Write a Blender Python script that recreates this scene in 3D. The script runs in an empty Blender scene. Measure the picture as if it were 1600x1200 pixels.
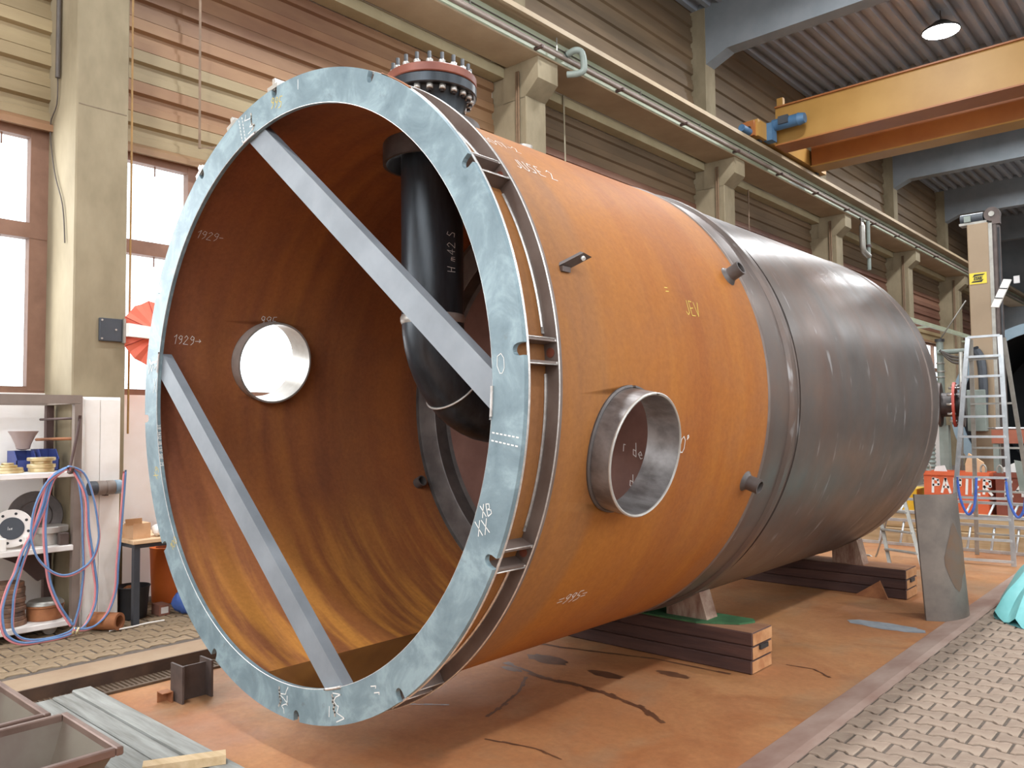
import bpy, math, random
from mathutils import Vector, Matrix
from math import sin, cos, pi, radians, sqrt, atan2, degrees

random.seed(7)
scene = bpy.context.scene
COL = scene.collection

# ------------------------------------------------------------------ camera
YAW, PITCH, ROLL = 0.732532, 0.0499021, -0.0104811
fw = Vector((-sin(YAW)*cos(PITCH), cos(YAW)*cos(PITCH), sin(PITCH)))
rt = Vector((cos(YAW), sin(YAW), 0.0))
up = rt.cross(fw)
rt, up = cos(ROLL)*rt + sin(ROLL)*up, -sin(ROLL)*rt + cos(ROLL)*up
cam_d = bpy.data.cameras.new('camera')
cam = bpy.data.objects.new('camera', cam_d)
COL.objects.link(cam)
cam_d.sensor_fit = 'HORIZONTAL'
cam_d.sensor_width = 36.0
cam_d.lens = 1261.15/1600*36.0
cam_d.clip_start = 0.05
cam_d.clip_end = 300
cam.matrix_world = Matrix(((rt.x, up.x, -fw.x, 0.0), (rt.y, up.y, -fw.y, 0.0), (rt.z, up.z, -fw.z, 1.75), (0, 0, 0, 1)))
scene.camera = cam

# ------------------------------------------------------------------ world, lights, exposure
world = bpy.data.worlds.new('world')
scene.world = world
world.use_nodes = True
bg = world.node_tree.nodes['Background']
bg.inputs['Color'].default_value = (0.86, 0.93, 1.0, 1)
bg.inputs['Strength'].default_value = 5.0
scene.view_settings.view_transform = 'Standard'
scene.view_settings.look = 'None'
scene.view_settings.gamma = 1.0
scene.view_settings.use_curve_mapping = False
scene.view_settings.exposure = -0.42

def area(name, loc, direction, sx, sy, power, col=(1, 1, 1)):
    d = bpy.data.lights.new(name, 'AREA')
    d.shape = 'RECTANGLE'
    d.size, d.size_y = sx, sy
    d.energy = power
    d.color = col
    o = bpy.data.objects.new(name, d)
    COL.objects.link(o)
    o.location = loc
    o.rotation_euler = Vector(direction).to_track_quat('-Z', 'Y').to_euler()
    return o

# daylight through the long window band of the opposite wall, the high gable window behind, and the left windows
area('daylight_window_band', (8.9, 5.0, 6.2), (-1, 0, -.15), 23.0, 4.6, 130, (0.93, 0.97, 1.0))
area('daylight_gable_window', (0.5, -6.8, 7.0), (0, 1, -.25), 11.0, 3.4, 920, (0.90, 0.96, 1.0))
area('daylight_left_window', (-8.05, 5.9, 3.3), (1, 0, 0), 5.4, 2.3, 260, (0.95, 0.98, 1.0))
area('daylight_left_window_near', (-8.05, -0.2, 3.3), (1, 0, 0), 5.4, 2.3, 260, (0.95, 0.98, 1.0))

# ------------------------------------------------------------------ helpers
def lin(c):
    return tuple(((v/255.0)/12.92 if v/255.0 <= 0.04045 else ((v/255.0+0.055)/1.055)**2.4) for v in c)

class MB:
    """collects faces in world coordinates"""
    def __init__(s):
        s.v = []; s.f = []; s.sm = []
    def add(s, vs, fs, smooth=False):
        o = len(s.v)
        s.v += [tuple(v) for v in vs]
        for f in fs:
            s.f.append([i+o for i in f]); s.sm.append(smooth)
        return s
    def box(s, x0, x1, y0, y1, z0, z1):
        vs = [(x, y, z) for z in (z0, z1) for y in (y0, y1) for x in (x0, x1)]
        return s.add(vs, [(0, 2, 3, 1), (4, 5, 7, 6), (0, 1, 5, 4), (2, 6, 7, 3), (0, 4, 6, 2), (1, 3, 7, 5)])
    def obox(s, c, ax, ay, az):
        c = Vector(c); ax = Vector(ax); ay = Vector(ay); az = Vector(az)
        vs = [c + ax*i + ay*j + az*k for k in (-1, 1) for j in (-1, 1) for i in (-1, 1)]
        return s.add(vs, [(0, 2, 3, 1), (4, 5, 7, 6), (0, 1, 5, 4), (2, 6, 7, 3), (0, 4, 6, 2), (1, 3, 7, 5)])
    def cboxes(s, x0, x1, y0, y1, z0, z1, b=0.01):
        """box with chamfered edges"""
        xs = (x0, x1); ys = (y0, y1); zs = (z0, z1)
        vs = []
        for k in (0, 1):
            for j in (0, 1):
                for i in (0, 1):
                    sx = b if i == 0 else -b; sy = b if j == 0 else -b; sz = b if k == 0 else -b
                    vs.append((xs[i], ys[j]+sy, zs[k]+sz))
                    vs.append((xs[i]+sx, ys[j], zs[k]+sz))
                    vs.append((xs[i]+sx, ys[j]+sy, zs[k]))
        def q(i, j, k, a): return ((k*2+j)*2+i)*3+a
        fs = []
        for i in (0, 1): fs.append([q(i, 0, 0, 0), q(i, 1, 0, 0), q(i, 1, 1, 0), q(i, 0, 1, 0)])
        for j in (0, 1): fs.append([q(0, j, 0, 1), q(1, j, 0, 1), q(1, j, 1, 1), q(0, j, 1, 1)])
        for k in (0, 1): fs.append([q(0, 0, k, 2), q(1, 0, k, 2), q(1, 1, k, 2), q(0, 1, k, 2)])
        for i in (0, 1):
            for j in (0, 1): fs.append([q(i, j, 0, 0), q(i, j, 1, 0), q(i, j, 1, 1), q(i, j, 0, 1)])
        for i in (0, 1):
            for k in (0, 1): fs.append([q(i, 0, k, 0), q(i, 1, k, 0), q(i, 1, k, 2), q(i, 0, k, 2)])
        for j in (0, 1):
            for k in (0, 1): fs.append([q(0, j, k, 1), q(1, j, k, 1), q(1, j, k, 2), q(0, j, k, 2)])
        for i in (0, 1):
            for j in (0, 1):
                for k in (0, 1): fs.append([q(i, j, k, 0), q(i, j, k, 1), q(i, j, k, 2)])
        return s.add(vs, fs)
    def frame(s, d):
        d = Vector(d).normalized()
        a = Vector((0, 0, 1)) if abs(d.z) < 0.9 else Vector((1, 0, 0))
        u = d.cross(a).normalized(); v = u.cross(d).normalized()
        return u, v
    def cyl(s, p0, p1, r0, r1=None, n=20, caps=True):
        r1 = r0 if r1 is None else r1
        p0 = Vector(p0); p1 = Vector(p1)
        u, v = s.frame(p1-p0)
        vs = []
        for p, r in ((p0, r0), (p1, r1)):
            for i in range(n):
                a = 2*pi*i/n
                vs.append(p + u*cos(a)*r + v*sin(a)*r)
        s.add(vs, [(i, (i+1) % n, n+(i+1) % n, n+i) for i in range(n)], True)
        if caps:
            s.add(vs[:n], [list(range(n))[::-1]]); s.add(vs[n:], [list(range(n))])
        return s
    def pipe(s, p0, p1, ro, ri, n=32):
        p0 = Vector(p0); p1 = Vector(p1)
        u, v = s.frame(p1-p0)
        rings = []
        for p, r in ((p0, ro), (p1, ro), (p1, ri), (p0, ri)):
            rings.append([p + u*cos(2*pi*i/n)*r + v*sin(2*pi*i/n)*r for i in range(n)])
        for k in range(4):
            a = rings[k]; b = rings[(k+1) % 4]
            s.add(a+b, [(i, (i+1) % n, n+(i+1) % n, n+i) for i in range(n)], k in (0, 2))
        return s
    def lathe(s, c, axis, prof, n=48, smooth=True, a0=0.0, a1=2*pi):
        """prof: list of (t along axis, r)"""
        c = Vector(c); d = Vector(axis).normalized()
        u, v = s.frame(d)
        full = abs(a1-a0-2*pi) < 1e-6
        m = n if full else n+1
        vs = []
        for t, r in prof:
            for i in range(m):
                a = a0 + (a1-a0)*i/n
                vs.append(c + d*t + u*cos(a)*r + v*sin(a)*r)
        fs = []
        for k in range(len(prof)-1):
            for i in range(n):
                j = (i+1) % m
                fs.append((k*m+i, k*m+j, (k+1)*m+j, (k+1)*m+i))
        return s.add(vs, fs, smooth)
    def tube(s, pts, r, n=8, smooth=True, sub=1, closed=False):
        pts = [Vector(p) for p in pts]
        if sub > 1:
            q = []
            N = len(pts)
            for i in range(N-1):
                p0 = pts[max(i-1, 0)]; p1 = pts[i]; p2 = pts[i+1]; p3 = pts[min(i+2, N-1)]
                if closed:
                    if i == 0: p0 = pts[N-2]
                    if i == N-2: p3 = pts[1]
                for k in range(sub):
                    t = k/sub
                    q.append(0.5*((2*p1)+(p2-p0)*t+(2*p0-5*p1+4*p2-p3)*t*t+(3*p1-p0-3*p2+p3)*t**3))
            q.append(pts[-1]); pts = q
        vs = []
        uprev = None
        N = len(pts)
        for i, p in enumerate(pts):
            d = (pts[min(i+1, N-1)]-pts[max(i-1, 0)])
            if d.length < 1e-9: d = Vector((0, 0, 1))
            d.normalize()
            if uprev is None:
                u, v = s.frame(d)
            else:
                u = uprev - d*uprev.dot(d)
                if u.length < 1e-6: u, v = s.frame(d)
                u.normalize(); v = d.cross(u)
            uprev = u
            for k in range(n):
                a = 2*pi*k/n
                vs.append(p + u*cos(a)*r + v*sin(a)*r)
        fs = []
        for i in range(N-1):
            for k in range(n):
                fs.append((i*n+k, i*n+(k+1) % n, (i+1)*n+(k+1) % n, (i+1)*n+k))
        s.add(vs, fs, smooth)
        s.add(vs[:n], [list(range(n))[::-1]]); s.add(vs[-n:], [list(range(n))])
        return s
    def prism(s, poly, d):
        """poly: 3-D polygon, extruded along d"""
        d = Vector(d); n = len(poly)
        a = [Vector(p) for p in poly]; b = [p+d for p in a]
        return s.add(a+b, [list(range(n))[::-1], list(range(n, 2*n))] + [(i, (i+1) % n, n+(i+1) % n, n+i) for i in range(n)])
    def ribbon(s, pts, w, nrm):
        """flat strokes: pts polyline, each segment a thin quad"""
        nrm = Vector(nrm)
        pts = [Vector(p) for p in pts]
        for a, b in zip(pts[:-1], pts[1:]):
            d = b-a
            if d.length < 1e-7: continue
            d.normalize()
            t = d.cross(nrm).normalized()*w*0.5
            e = d*w*0.3
            s.add([a-t-e, a+t-e, b+t+e, b-t+e], [(0, 1, 2, 3)])
        return s

def root_off(o):
    v = Vector((0, 0, 0))
    while o is not None:
        v = v + o.location; o = o.parent
    return v

def obj(name, mb, m, parent=None):
    off = root_off(parent) if parent else Vector((0, 0, 0))
    me = bpy.data.meshes.new(name)
    me.from_pydata([(v[0]-off.x, v[1]-off.y, v[2]-off.z) for v in mb.v], [], mb.f)
    me.polygons.foreach_set('use_smooth', mb.sm)
    me.update()
    import bmesh
    bm = bmesh.new(); bm.from_mesh(me)
    bmesh.ops.remove_doubles(bm, verts=bm.verts, dist=1e-5)
    bmesh.ops.recalc_face_normals(bm, faces=bm.faces)
    for e in bm.edges:
        if len(e.link_faces) == 2 and e.calc_face_angle(0) > 0.7:
            e.smooth = False
    bm.to_mesh(me); bm.free()
    o = bpy.data.objects.new(name, me)
    COL.objects.link(o)
    if m is not None: me.materials.append(m)
    if parent: o.parent = parent
    return o

def tag(o, label, cat, group=None):
    o['label'] = label; o['category'] = cat
    if group: o['group'] = group
    return o

def thing(name, label, cat, loc, group=None):
    o = bpy.data.objects.new(name, None)
    COL.objects.link(o)
    o.location = loc; o.empty_display_size = 0.1
    return tag(o, label, cat, group)

def struct(name, mb, m):
    o = obj(name, mb, m)
    o['kind'] = 'structure'
    return o

def inst(src, parent, loc, rz=0.0, name=None):
    o = src.copy(); COL.objects.link(o)
    o.parent = parent; o.location = loc; o.rotation_euler = (0, 0, rz)
    return o

# ------------------------------------------------------------------ materials
def newmat(name):
    m = bpy.data.materials.new(name)
    m.use_nodes = True
    nt = m.node_tree
    return m, nt, nt.nodes['Principled BSDF']

def N(nt, t, **kw):
    n = nt.nodes.new(t)
    for k, v in kw.items(): setattr(n, k, v)
    return n

def ramp(nt, stops, interp='LINEAR'):
    n = nt.nodes.new('ShaderNodeValToRGB')
    n.color_ramp.interpolation = interp
    el = n.color_ramp.elements
    while len(el) < len(stops): el.new(0.5)
    for e, (p, c) in zip(el, stops):
        e.position = p
        e.color = (c[0], c[1], c[2], 1)
    return n

def mixc(nt, a, b, fac, mode='MIX'):
    n = nt.nodes.new('ShaderNodeMix')
    n.data_type = 'RGBA'; n.blend_type = mode
    for sock, val in ((n.inputs[0], fac), (n.inputs[6], a), (n.inputs[7], b)):
        if hasattr(val, 'is_output'): nt.links.new(val, sock)
        elif isinstance(val, (int, float)): sock.default_value = val
        else: sock.default_value = (val[0], val[1], val[2], 1)
    return n.outputs[2]

def coords(nt, scale=(1, 1, 1), kind='Object'):
    tc = N(nt, 'ShaderNodeTexCoord'); mp = N(nt, 'ShaderNodeMapping')
    mp.inputs['Scale'].default_value = scale
    nt.links.new(tc.outputs[kind], mp.inputs['Vector'])
    return mp.outputs[0]

def noise(nt, vec, scale, detail=4, rough=0.55, dist=0.0):
    n = N(nt, 'ShaderNodeTexNoise')
    n.inputs['Scale'].default_value = scale; n.inputs['Detail'].default_value = detail
    n.inputs['Roughness'].default_value = rough; n.inputs['Distortion'].default_value = dist
    nt.links.new(vec, n.inputs['Vector'])
    return n.outputs['Fac']

def bump(nt, b, h, strength, dist=0.01):
    n = N(nt, 'ShaderNodeBump')
    n.inputs['Strength'].default_value = strength; n.inputs['Distance'].default_value = dist
    nt.links.new(h, n.inputs['Height'])
    nt.links.new(n.outputs[0], b.inputs['Normal'])

_cache = {}
def mat(name, c1, c2=None, scale=6.0, rough=0.6, metal=0.0, stretch=(1, 1, 1), bmp=0.0, lo=0.35, hi=0.65, vary=0.0, spec=0.5, bscale=None):
    """two-tone noise material; colours are 0-255 sRGB"""
    if name in _cache: return _cache[name]
    m, nt, b = newmat(name)
    c2 = c2 or c1
    vec = coords(nt, stretch)
    f = noise(nt, vec, scale, 5, 0.6)
    r = ramp(nt, [(lo, lin(c1)), (hi, lin(c2))])
    nt.links.new(f, r.inputs[0])
    out = r.outputs[0]
    if vary > 0:
        oi = N(nt, 'ShaderNodeObjectInfo')
        h = N(nt, 'ShaderNodeHueSaturation')
        mr = N(nt, 'ShaderNodeMapRange')
        mr.inputs['To Min'].default_value = 1-vary; mr.inputs['To Max'].default_value = 1+vary
        nt.links.new(oi.outputs['Random'], mr.inputs['Value'])
        nt.links.new(mr.outputs[0], h.inputs['Value'])
        nt.links.new(out, h.inputs['Color'])
        out = h.outputs[0]
    nt.links.new(out, b.inputs['Base Color'])
    b.inputs['Roughness'].default_value = rough
    b.inputs['Metallic'].default_value = metal
    b.inputs['Specular IOR Level'].default_value = spec
    if bmp > 0:
        bump(nt, b, noise(nt, vec, bscale or scale*4, 4), bmp)
    _cache[name] = m
    return m

def rust_shell(name, inner=False):
    """rolled plate with rust bands running round the shell (axis Y)"""
    m, nt, b = newmat(name)
    tc = N(nt, 'ShaderNodeTexCoord')
    sep = N(nt, 'ShaderNodeSeparateXYZ')
    nt.links.new(tc.outputs['Object'], sep.inputs[0])
    v1 = coords(nt, (1, 1, 1)); vb = coords(nt, (0.35, 2.6, 0.35))
    n_big = noise(nt, v1, 0.9, 5, 0.6, 0.3)
    n_band = noise(nt, vb, 1.6, 5, 0.62, 0.2)
    n_fine = noise(nt, v1, 34, 4, 0.7)
    # y + wobble -> colour bands (positions are metres behind the front flange / 2.5)
    ma = N(nt, 'ShaderNodeMath', operation='MULTIPLY_ADD')
    ma.inputs[1].default_value = 0.10 if not inner else 0.22
    nt.links.new(n_big, ma.inputs[0]); nt.links.new(sep.outputs['Y'], ma.inputs[2])
    mr = N(nt, 'ShaderNodeMapRange')
    mr.inputs['From Min'].default_value = 0.05; mr.inputs['From Max'].default_value = 2.5
    nt.links.new(ma.outputs[0], mr.inputs['Value'])
    if not inner:
        st = [(0.0, lin((135, 92, 58))), (0.26, lin((147, 99, 58))), (0.285, lin((161, 102, 44))), (0.42, lin((159, 97, 42))),
              (0.62, lin((150, 88, 41))), (0.86, lin((159, 95, 39))), (1.0, lin((152, 95, 48)))]
    else:
        st = [(0.0, lin((132, 80, 60))), (0.12, lin((138, 84, 58))), (0.22, lin((146, 90, 58))), (0.30, lin((138, 84, 56))), (0.345, lin((160, 100, 58))), (0.37, lin((136, 82, 54))),
              (0.43, lin((164, 104, 58))), (0.455, lin((138, 84, 54))), (0.50, lin((152, 94, 56))), (0.55, lin((134, 82, 54))), (0.7, lin((142, 86, 54))), (0.88, lin((158, 94, 54))), (1.0, lin((120, 74, 54)))]
    r = ramp(nt, st)
    nt.links.new(mr.outputs[0], r.inputs[0])
    r2 = ramp(nt, [(0.40, (0, 0, 0)), (0.78, (0.75, 0.75, 0.75))])
    nt.links.new(n_band, r2.inputs[0])
    c = mixc(nt, r.outputs[0], lin((176, 114, 48)) if not inner else lin((170, 108, 60)), r2.outputs[0])
    r3 = ramp(nt, [(0.45, (0, 0, 0)), (0.8, (0.45, 0.45, 0.45))])
    nt.links.new(noise(nt, v1, 2.1, 6, 0.65, 0.4), r3.inputs[0])
    c = mixc(nt, c, lin((140, 94, 68)) if not inner else lin((108, 72, 58)), r3.outputs[0])
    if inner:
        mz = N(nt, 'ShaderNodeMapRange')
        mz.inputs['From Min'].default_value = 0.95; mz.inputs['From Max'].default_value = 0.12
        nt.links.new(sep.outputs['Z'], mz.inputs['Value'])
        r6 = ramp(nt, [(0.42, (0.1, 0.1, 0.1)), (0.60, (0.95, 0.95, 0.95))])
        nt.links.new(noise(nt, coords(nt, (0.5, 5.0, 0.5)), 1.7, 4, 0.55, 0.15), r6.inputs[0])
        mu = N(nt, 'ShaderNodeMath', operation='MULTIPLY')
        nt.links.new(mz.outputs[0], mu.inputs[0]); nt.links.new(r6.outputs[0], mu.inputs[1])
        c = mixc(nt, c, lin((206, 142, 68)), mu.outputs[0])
    r4 = ramp(nt, [(0.3, (0.86, 0.84, 0.82)), (0.7, (1.06, 1.05, 1.04))])
    nt.links.new(n_fine, r4.inputs[0])
    c = mixc(nt, c, r4.outputs[0], 1.0, 'MULTIPLY')
    nt.links.new(c, b.inputs['Base Color'])
    b.inputs['Roughness'].default_value = 0.62 if not inner else 0.66
    b.inputs['Specular IOR Level'].default_value = 0.2
    bump(nt, b, n_fine, 0.08, 0.004)
    return m

def mill_shell(name):
    """rear shell: dark mill scale with rusty clouds and pale scuffs"""
    m, nt, b = newmat(name)
    v1 = coords(nt, (1, 1, 1)); vs = coords(nt, (2.5, 0.5, 2.5)); vr = coords(nt, (0.7, 3.0, 0.7))
    r = ramp(nt, [(0.30, lin((82, 77, 74))), (0.55, lin((98, 88, 82))), (0.75, lin((114, 90, 76)))])
    nt.links.new(noise(nt, v1, 1.0, 6, 0.62, 0.4), r.inputs[0])
    r2 = ramp(nt, [(0.42, (0, 0, 0)), (0.8, (0.8, 0.8, 0.8))])
    nt.links.new(noise(nt, vr, 1.5, 5, 0.6), r2.inputs[0])
    c = mixc(nt, r.outputs[0], lin((106, 78, 64)), r2.outputs[0])
    r3 = ramp(nt, [(0.66, (0, 0, 0)), (0.74, (0.75, 0.75, 0.75))])
    nt.links.new(noise(nt, vr, 4.2, 3, 0.5, 0.3), r3.inputs[0])
    c = mixc(nt, c, lin((158, 154, 152)), r3.outputs[0])
    nt.links.new(c, b.inputs['Base Color'])
    b.inputs['Metallic'].default_value = 0.4
    rr = ramp(nt, [(0.3, (0.32, 0.32, 0.32)), (0.7, (0.46, 0.46, 0.46))])
    nt.links.new(noise(nt, v1, 3, 4), rr.inputs[0])
    nt.links.new(rr.outputs[0], b.inputs['Roughness'])
    return m

def ring_steel(name):
    m, nt, b = newmat(name)
    v1 = coords(nt)
    r = ramp(nt, [(0.30, lin((97, 115, 122))), (0.5, lin((117, 135, 141))), (0.62, lin((138, 157, 162))), (0.75, lin((115, 131, 137)))])
    nt.links.new(noise(nt, v1, 4.2, 6, 0.66, 0.6), r.inputs[0])
    r3 = ramp(nt, [(0.62, (0, 0, 0)), (0.8, (0.8, 0.8, 0.8))])
    nt.links.new(noise(nt, v1, 9, 5, 0.7), r3.inputs[0])
    c = mixc(nt, r.outputs[0], lin((95, 97, 96)), r3.outputs[0])
    nt.links.new(c, b.inputs['Base Color'])
    b.inputs['Metallic'].default_value = 0.15
    b.inputs['Roughness'].default_value = 0.5
    return m

def floor_mat(name):
    m, nt, b = newmat(name)
    v1 = coords(nt)
    r = ramp(nt, [(0.28, lin((146, 96, 62))), (0.45, lin((168, 112, 70))), (0.6, lin((182, 128, 82))), (0.78, lin((160, 124, 94)))])
    nt.links.new(noise(nt, v1, 0.55, 6, 0.62, 0.5), r.inputs[0])
    r2 = ramp(nt, [(0.46, (0, 0, 0)), (0.7, (0.75, 0.75, 0.75))])
    nt.links.new(noise(nt, coords(nt, (1, 1, 1)), 1.3, 6, 0.65, 0.8), r2.inputs[0])
    c = mixc(nt, r.outputs[0], lin((150, 88, 48)), r2.outputs[0])
    r3 = ramp(nt, [(0.50, (0, 0, 0)), (0.72, (0.8, 0.8, 0.8))])
    nt.links.new(noise(nt, coords(nt, (1.2, .8, 1)), 0.8, 5, 0.6, 0.3), r3.inputs[0])
    c = mixc(nt, c, lin((148, 126, 98)), r3.outputs[0])
    r5 = ramp(nt, [(0.3, (0.86, 0.86, 0.86)), (0.7, (1.08, 1.08, 1.08))])
    nt.links.new(noise(nt, v1, 22, 5, 0.7), r5.inputs[0])
    c = mixc(nt, c, r5.outputs[0], 1.0, 'MULTIPLY')
    nt.links.new(c, b.inputs['Base Color'])
    rr = ramp(nt, [(0.35, (0.5, 0.5, 0.5)), (0.6, (0.8, 0.8, 0.8))])
    nt.links.new(noise(nt, v1, 1.1, 4), rr.inputs[0])
    nt.links.new(rr.outputs[0], b.inputs['Roughness'])
    bump(nt, b, noise(nt, v1, 60, 4), 0.12, 0.004)
    return m

def glass_mat():
    m = bpy.data.materials.new('window_glass')
    m.use_nodes = True
    nt = m.node_tree
    for n in list(nt.nodes): nt.nodes.remove(n)
    o = N(nt, 'ShaderNodeOutputMaterial'); mx = N(nt, 'ShaderNodeMixShader')
    t = N(nt, 'ShaderNodeBsdfTransparent'); g = N(nt, 'ShaderNodeBsdfGlossy')
    t.inputs[0].default_value = (0.95, 0.97, 0.97, 1); g.inputs['Roughness'].default_value = 0.05
    mx.inputs[0].default_value = 0.07
    nt.links.new(t.outputs[0], mx.inputs[1]); nt.links.new(g.outputs[0], mx.inputs[2]); nt.links.new(mx.outputs[0], o.inputs[0])
    return m

def emit_mat(name, col, s):
    m, nt, b = newmat(name)
    b.inputs['Base Color'].default_value = (1, 1, 1, 1)
    b.inputs['Emission Color'].default_value = (*col, 1)
    b.inputs['Emission Strength'].default_value = s
    return m

M_RUST = rust_shell('rusty_plate_outside')
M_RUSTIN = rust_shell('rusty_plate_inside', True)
M_MILL = mill_shell('mill_scale_plate')
M_RING = ring_steel('blue_grey_flange_steel')
M_FLOOR = floor_mat('rust_stained_concrete')
M_GLASS = glass_mat()
M_BRACE = mat('brace_steel', (118, 123, 128), (134, 139, 144), 3, 0.55, 0.1, (1, 1, 1))
M_DKSTEEL = mat('dark_raw_steel', (78, 72, 70), (104, 96, 92), 5, 0.5, 0.35)
M_HEAD = mat('brown_primed_head', (104, 70, 60), (128, 92, 80), 2.2, 0.5, 0.1)
M_BAND = mat('bright_turned_band', (92, 86, 84), (120, 114, 110), 4, 0.4, 0.4)
M_CHANNEL = mat('flange_back_steel', (104, 88, 80), (124, 110, 102), 4, 0.5, 0.3)
M_WELD = mat('ground_weld', (196, 190, 184), (224, 220, 216), 40, 0.3, 0.7)
M_PIPE = mat('black_pipe_steel', (34, 38, 42), (56, 62, 68), 3, 0.34, 0.35, (4, 4, .6))
M_FLR = mat('red_brown_flange', (112, 60, 46), (134, 76, 58), 5, 0.45, 0.2)
M_GROUND = mat('ground_port_steel', (104, 98, 96), (146, 142, 140), 6, 0.36, 0.5, (1, 3, 1))
M_CHALK = mat('white_chalk', (214, 212, 206), (232, 230, 226), 30, 0.9)
M_CHALKY = mat('yellow_chalk', (204, 176, 78), (216, 190, 96), 30, 0.9)
M_CHALKB = mat('blue_chalk', (90, 140, 160), None, 30, 0.9)
M_CONC = mat('column_concrete', (120, 107, 83), (149, 135, 109), 1.6, 0.85, 0, (1, 1, 0.5), 0.15)
M_CONCD = mat('roof_concrete', (122, 128, 132), (136, 140, 144), 1.2, 0.9)
M_PLASTER = mat('pale_plaster', (240, 230, 222), (248, 242, 238), 1.5, 0.85)
M_WOODF = mat('brown_window_frame', (122, 88, 70), (140, 104, 84), 3, 0.6)
M_CLAD_B = mat('beige_cladding', (129, 110, 79), (162, 143, 108), 0.8, 0.6, 0, (1, 0.35, 2.2), vary=0.16)
M_CLAD_T = mat('tan_cladding', (114, 78, 54), (150, 116, 82), 0.6, 0.6, 0, (1, 0.5, 1.4), vary=0.18)
M_CLAD_R = mat('red_brown_cladding', (96, 60, 46), (117, 83, 65), 0.8, 0.6, 0, (1, 0.4, 2), vary=0.2)
M_CLAD_G = mat('grey_cladding', (93, 76, 56), (116, 94, 70), 0.8, 0.65, 0, (1, 0.4, 2), vary=0.15)
M_GREEN = mat('pale_green_paint', (149, 155, 130), (167, 171, 148), 1.4, 0.5)
M_LEDGE = mat('cream_ledge', (160, 148, 116), (175, 163, 131), 1.5, .7)
M_BROWNP = mat('brown_beam_paint', (150, 130, 104), (166, 146, 118), 1.4, 0.6)
M_DECK = mat('roof_deck', (140, 146, 154), (156, 160, 166), 0.6, 0.55, 0.1)
M_CRANE = mat('crane_yellow', (156, 113, 50), (170, 128, 64), 0.8, 0.5)
M_CRANEO = mat('crane_orange', (146, 85, 41), (159, 99, 50), 1.2, 0.5)
M_BLUEP = mat('motor_blue', (62, 96, 128), (78, 112, 142), 4, 0.45)
M_ALU = mat('aluminium', (188, 192, 194), (212, 214, 216), 8, 0.32, 0.7)
M_ALUD = mat('dull_aluminium', (150, 146, 138), (170, 166, 158), 8, 0.45, 0.5)
M_TIMBER = mat('creosoted_timber', (66, 44, 40), (88, 60, 52), 3, 0.75, 0, (0.6, 6, 6), 0.25)
M_TIMBTOP = mat('rusty_timber_top', (140, 94, 66), (160, 116, 84), 3, 0.8, 0, (0.6, 5, 5), 0.2)
M_TIMBEND = mat('timber_end_grain', (168, 112, 70), (196, 146, 100), 9, 0.8, 0, (1, 1, 1), 0.2)
M_PINE = mat('pale_timber', (190, 160, 120), (212, 184, 146), 3, 0.8, 0, (0.5, 6, 6), 0.1)
M_WEDGE = mat('worn_wedge_wood', (120, 84, 68), (164, 140, 122), 5, .8, 0, (4, 1, 1))
M_GREYWOOD = mat('weathered_board', (124, 122, 115), (163, 162, 156), 2.2, 0.85, 0, (0.7, 9, 9), 0.3, vary=0.06)
M_PAVER = mat('concrete_paver', (138, 118, 102), (154, 135, 118), 9, 0.9, 0, bmp=0.25, vary=0.10)
M_PAVERL = mat('sandy_concrete_paver', (133, 112, 87), (150, 129, 102), 9, 0.9, 0, bmp=0.25, vary=0.08)
M_JOINT = mat('joint_sand', (82, 72, 64), (100, 88, 78), 20, 0.95)
M_KERB = mat('kerb_concrete', (142, 110, 96), (176, 152, 138), 1.8, 0.85, 0, (1, 0.6, 1), 0.15)
M_KERBL = mat('kerb_sand_concrete', (144, 119, 94), (158, 135, 110), 3, 0.85, 0, bmp=0.1)
M_KERBFACE = mat('rusty_edge_steel', (70, 50, 38), (92, 66, 48), 5, 0.7)
M_GMAT = mat('green_rubber_mat', (44, 84, 50), (66, 112, 70), 8, 0.7)
M_IBEAM = mat('brown_beam_steel', (74, 62, 58), (98, 84, 78), 5, 0.5, 0.2)
M_RUSTY = mat('rusty_steel', (136, 84, 52), (164, 106, 66), 8, 0.7)
M_TRAY = mat('tray_steel', (96, 78, 68), (112, 102, 88), 2.2, 0.5, 0.2)
M_TRAYRIM = mat('tray_rim_steel', (108, 84, 74), (134, 110, 98), 4, 0.4, 0.3)
M_RACK = mat('rack_grey_paint', (118, 104, 94), (134, 120, 110), 3, 0.55)
M_SHELF = mat('white_shelf', (224, 216, 208), (236, 230, 224), 3, 0.6)
M_RACKDK = mat('dark_rack_upright', (72, 52, 48), (86, 64, 58), 3, 0.6)
M_BRASS = mat('yellow_zinc_flange', (196, 170, 116), (220, 204, 166), 6, 0.3, 0.6)
M_STEEL = mat('bright_machined_steel', (172, 166, 158), (200, 196, 190), 5, 0.35, 0.5)
M_BLUEBOX = mat('blue_plastic', (48, 60, 120), (58, 72, 136), 3, 0.5)
M_GREYPL = mat('translucent_grey_plastic', (160, 140, 134), (176, 156, 150), 3, 0.4)
M_PINKWALL = mat('rack_back_panel', (216, 186, 170), (228, 202, 188), 1.2, 0.8)
M_HOSEB = mat('blue_hose', (92, 126, 172), (108, 140, 182), 8, 0.4)
M_HOSER = mat('red_hose', (210, 128, 134), (222, 146, 150), 8, 0.4)
M_BLACK = mat('black_plastic', (38, 38, 40), (50, 50, 52), 5, 0.5)
M_ORANGE = mat('orange_plastic', (226, 112, 44), (236, 126, 56), 3, 0.5)
M_BAGBLUE = mat('blue_fabric', (62, 90, 160), (78, 108, 178), 6, 0.8)
M_CARD = mat('cardboard', (206, 164, 124), (220, 182, 144), 4, 0.85)
M_REDFAB = mat('salmon_red_fabric', (226, 106, 82), (234, 122, 98), 3, 0.75)
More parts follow.
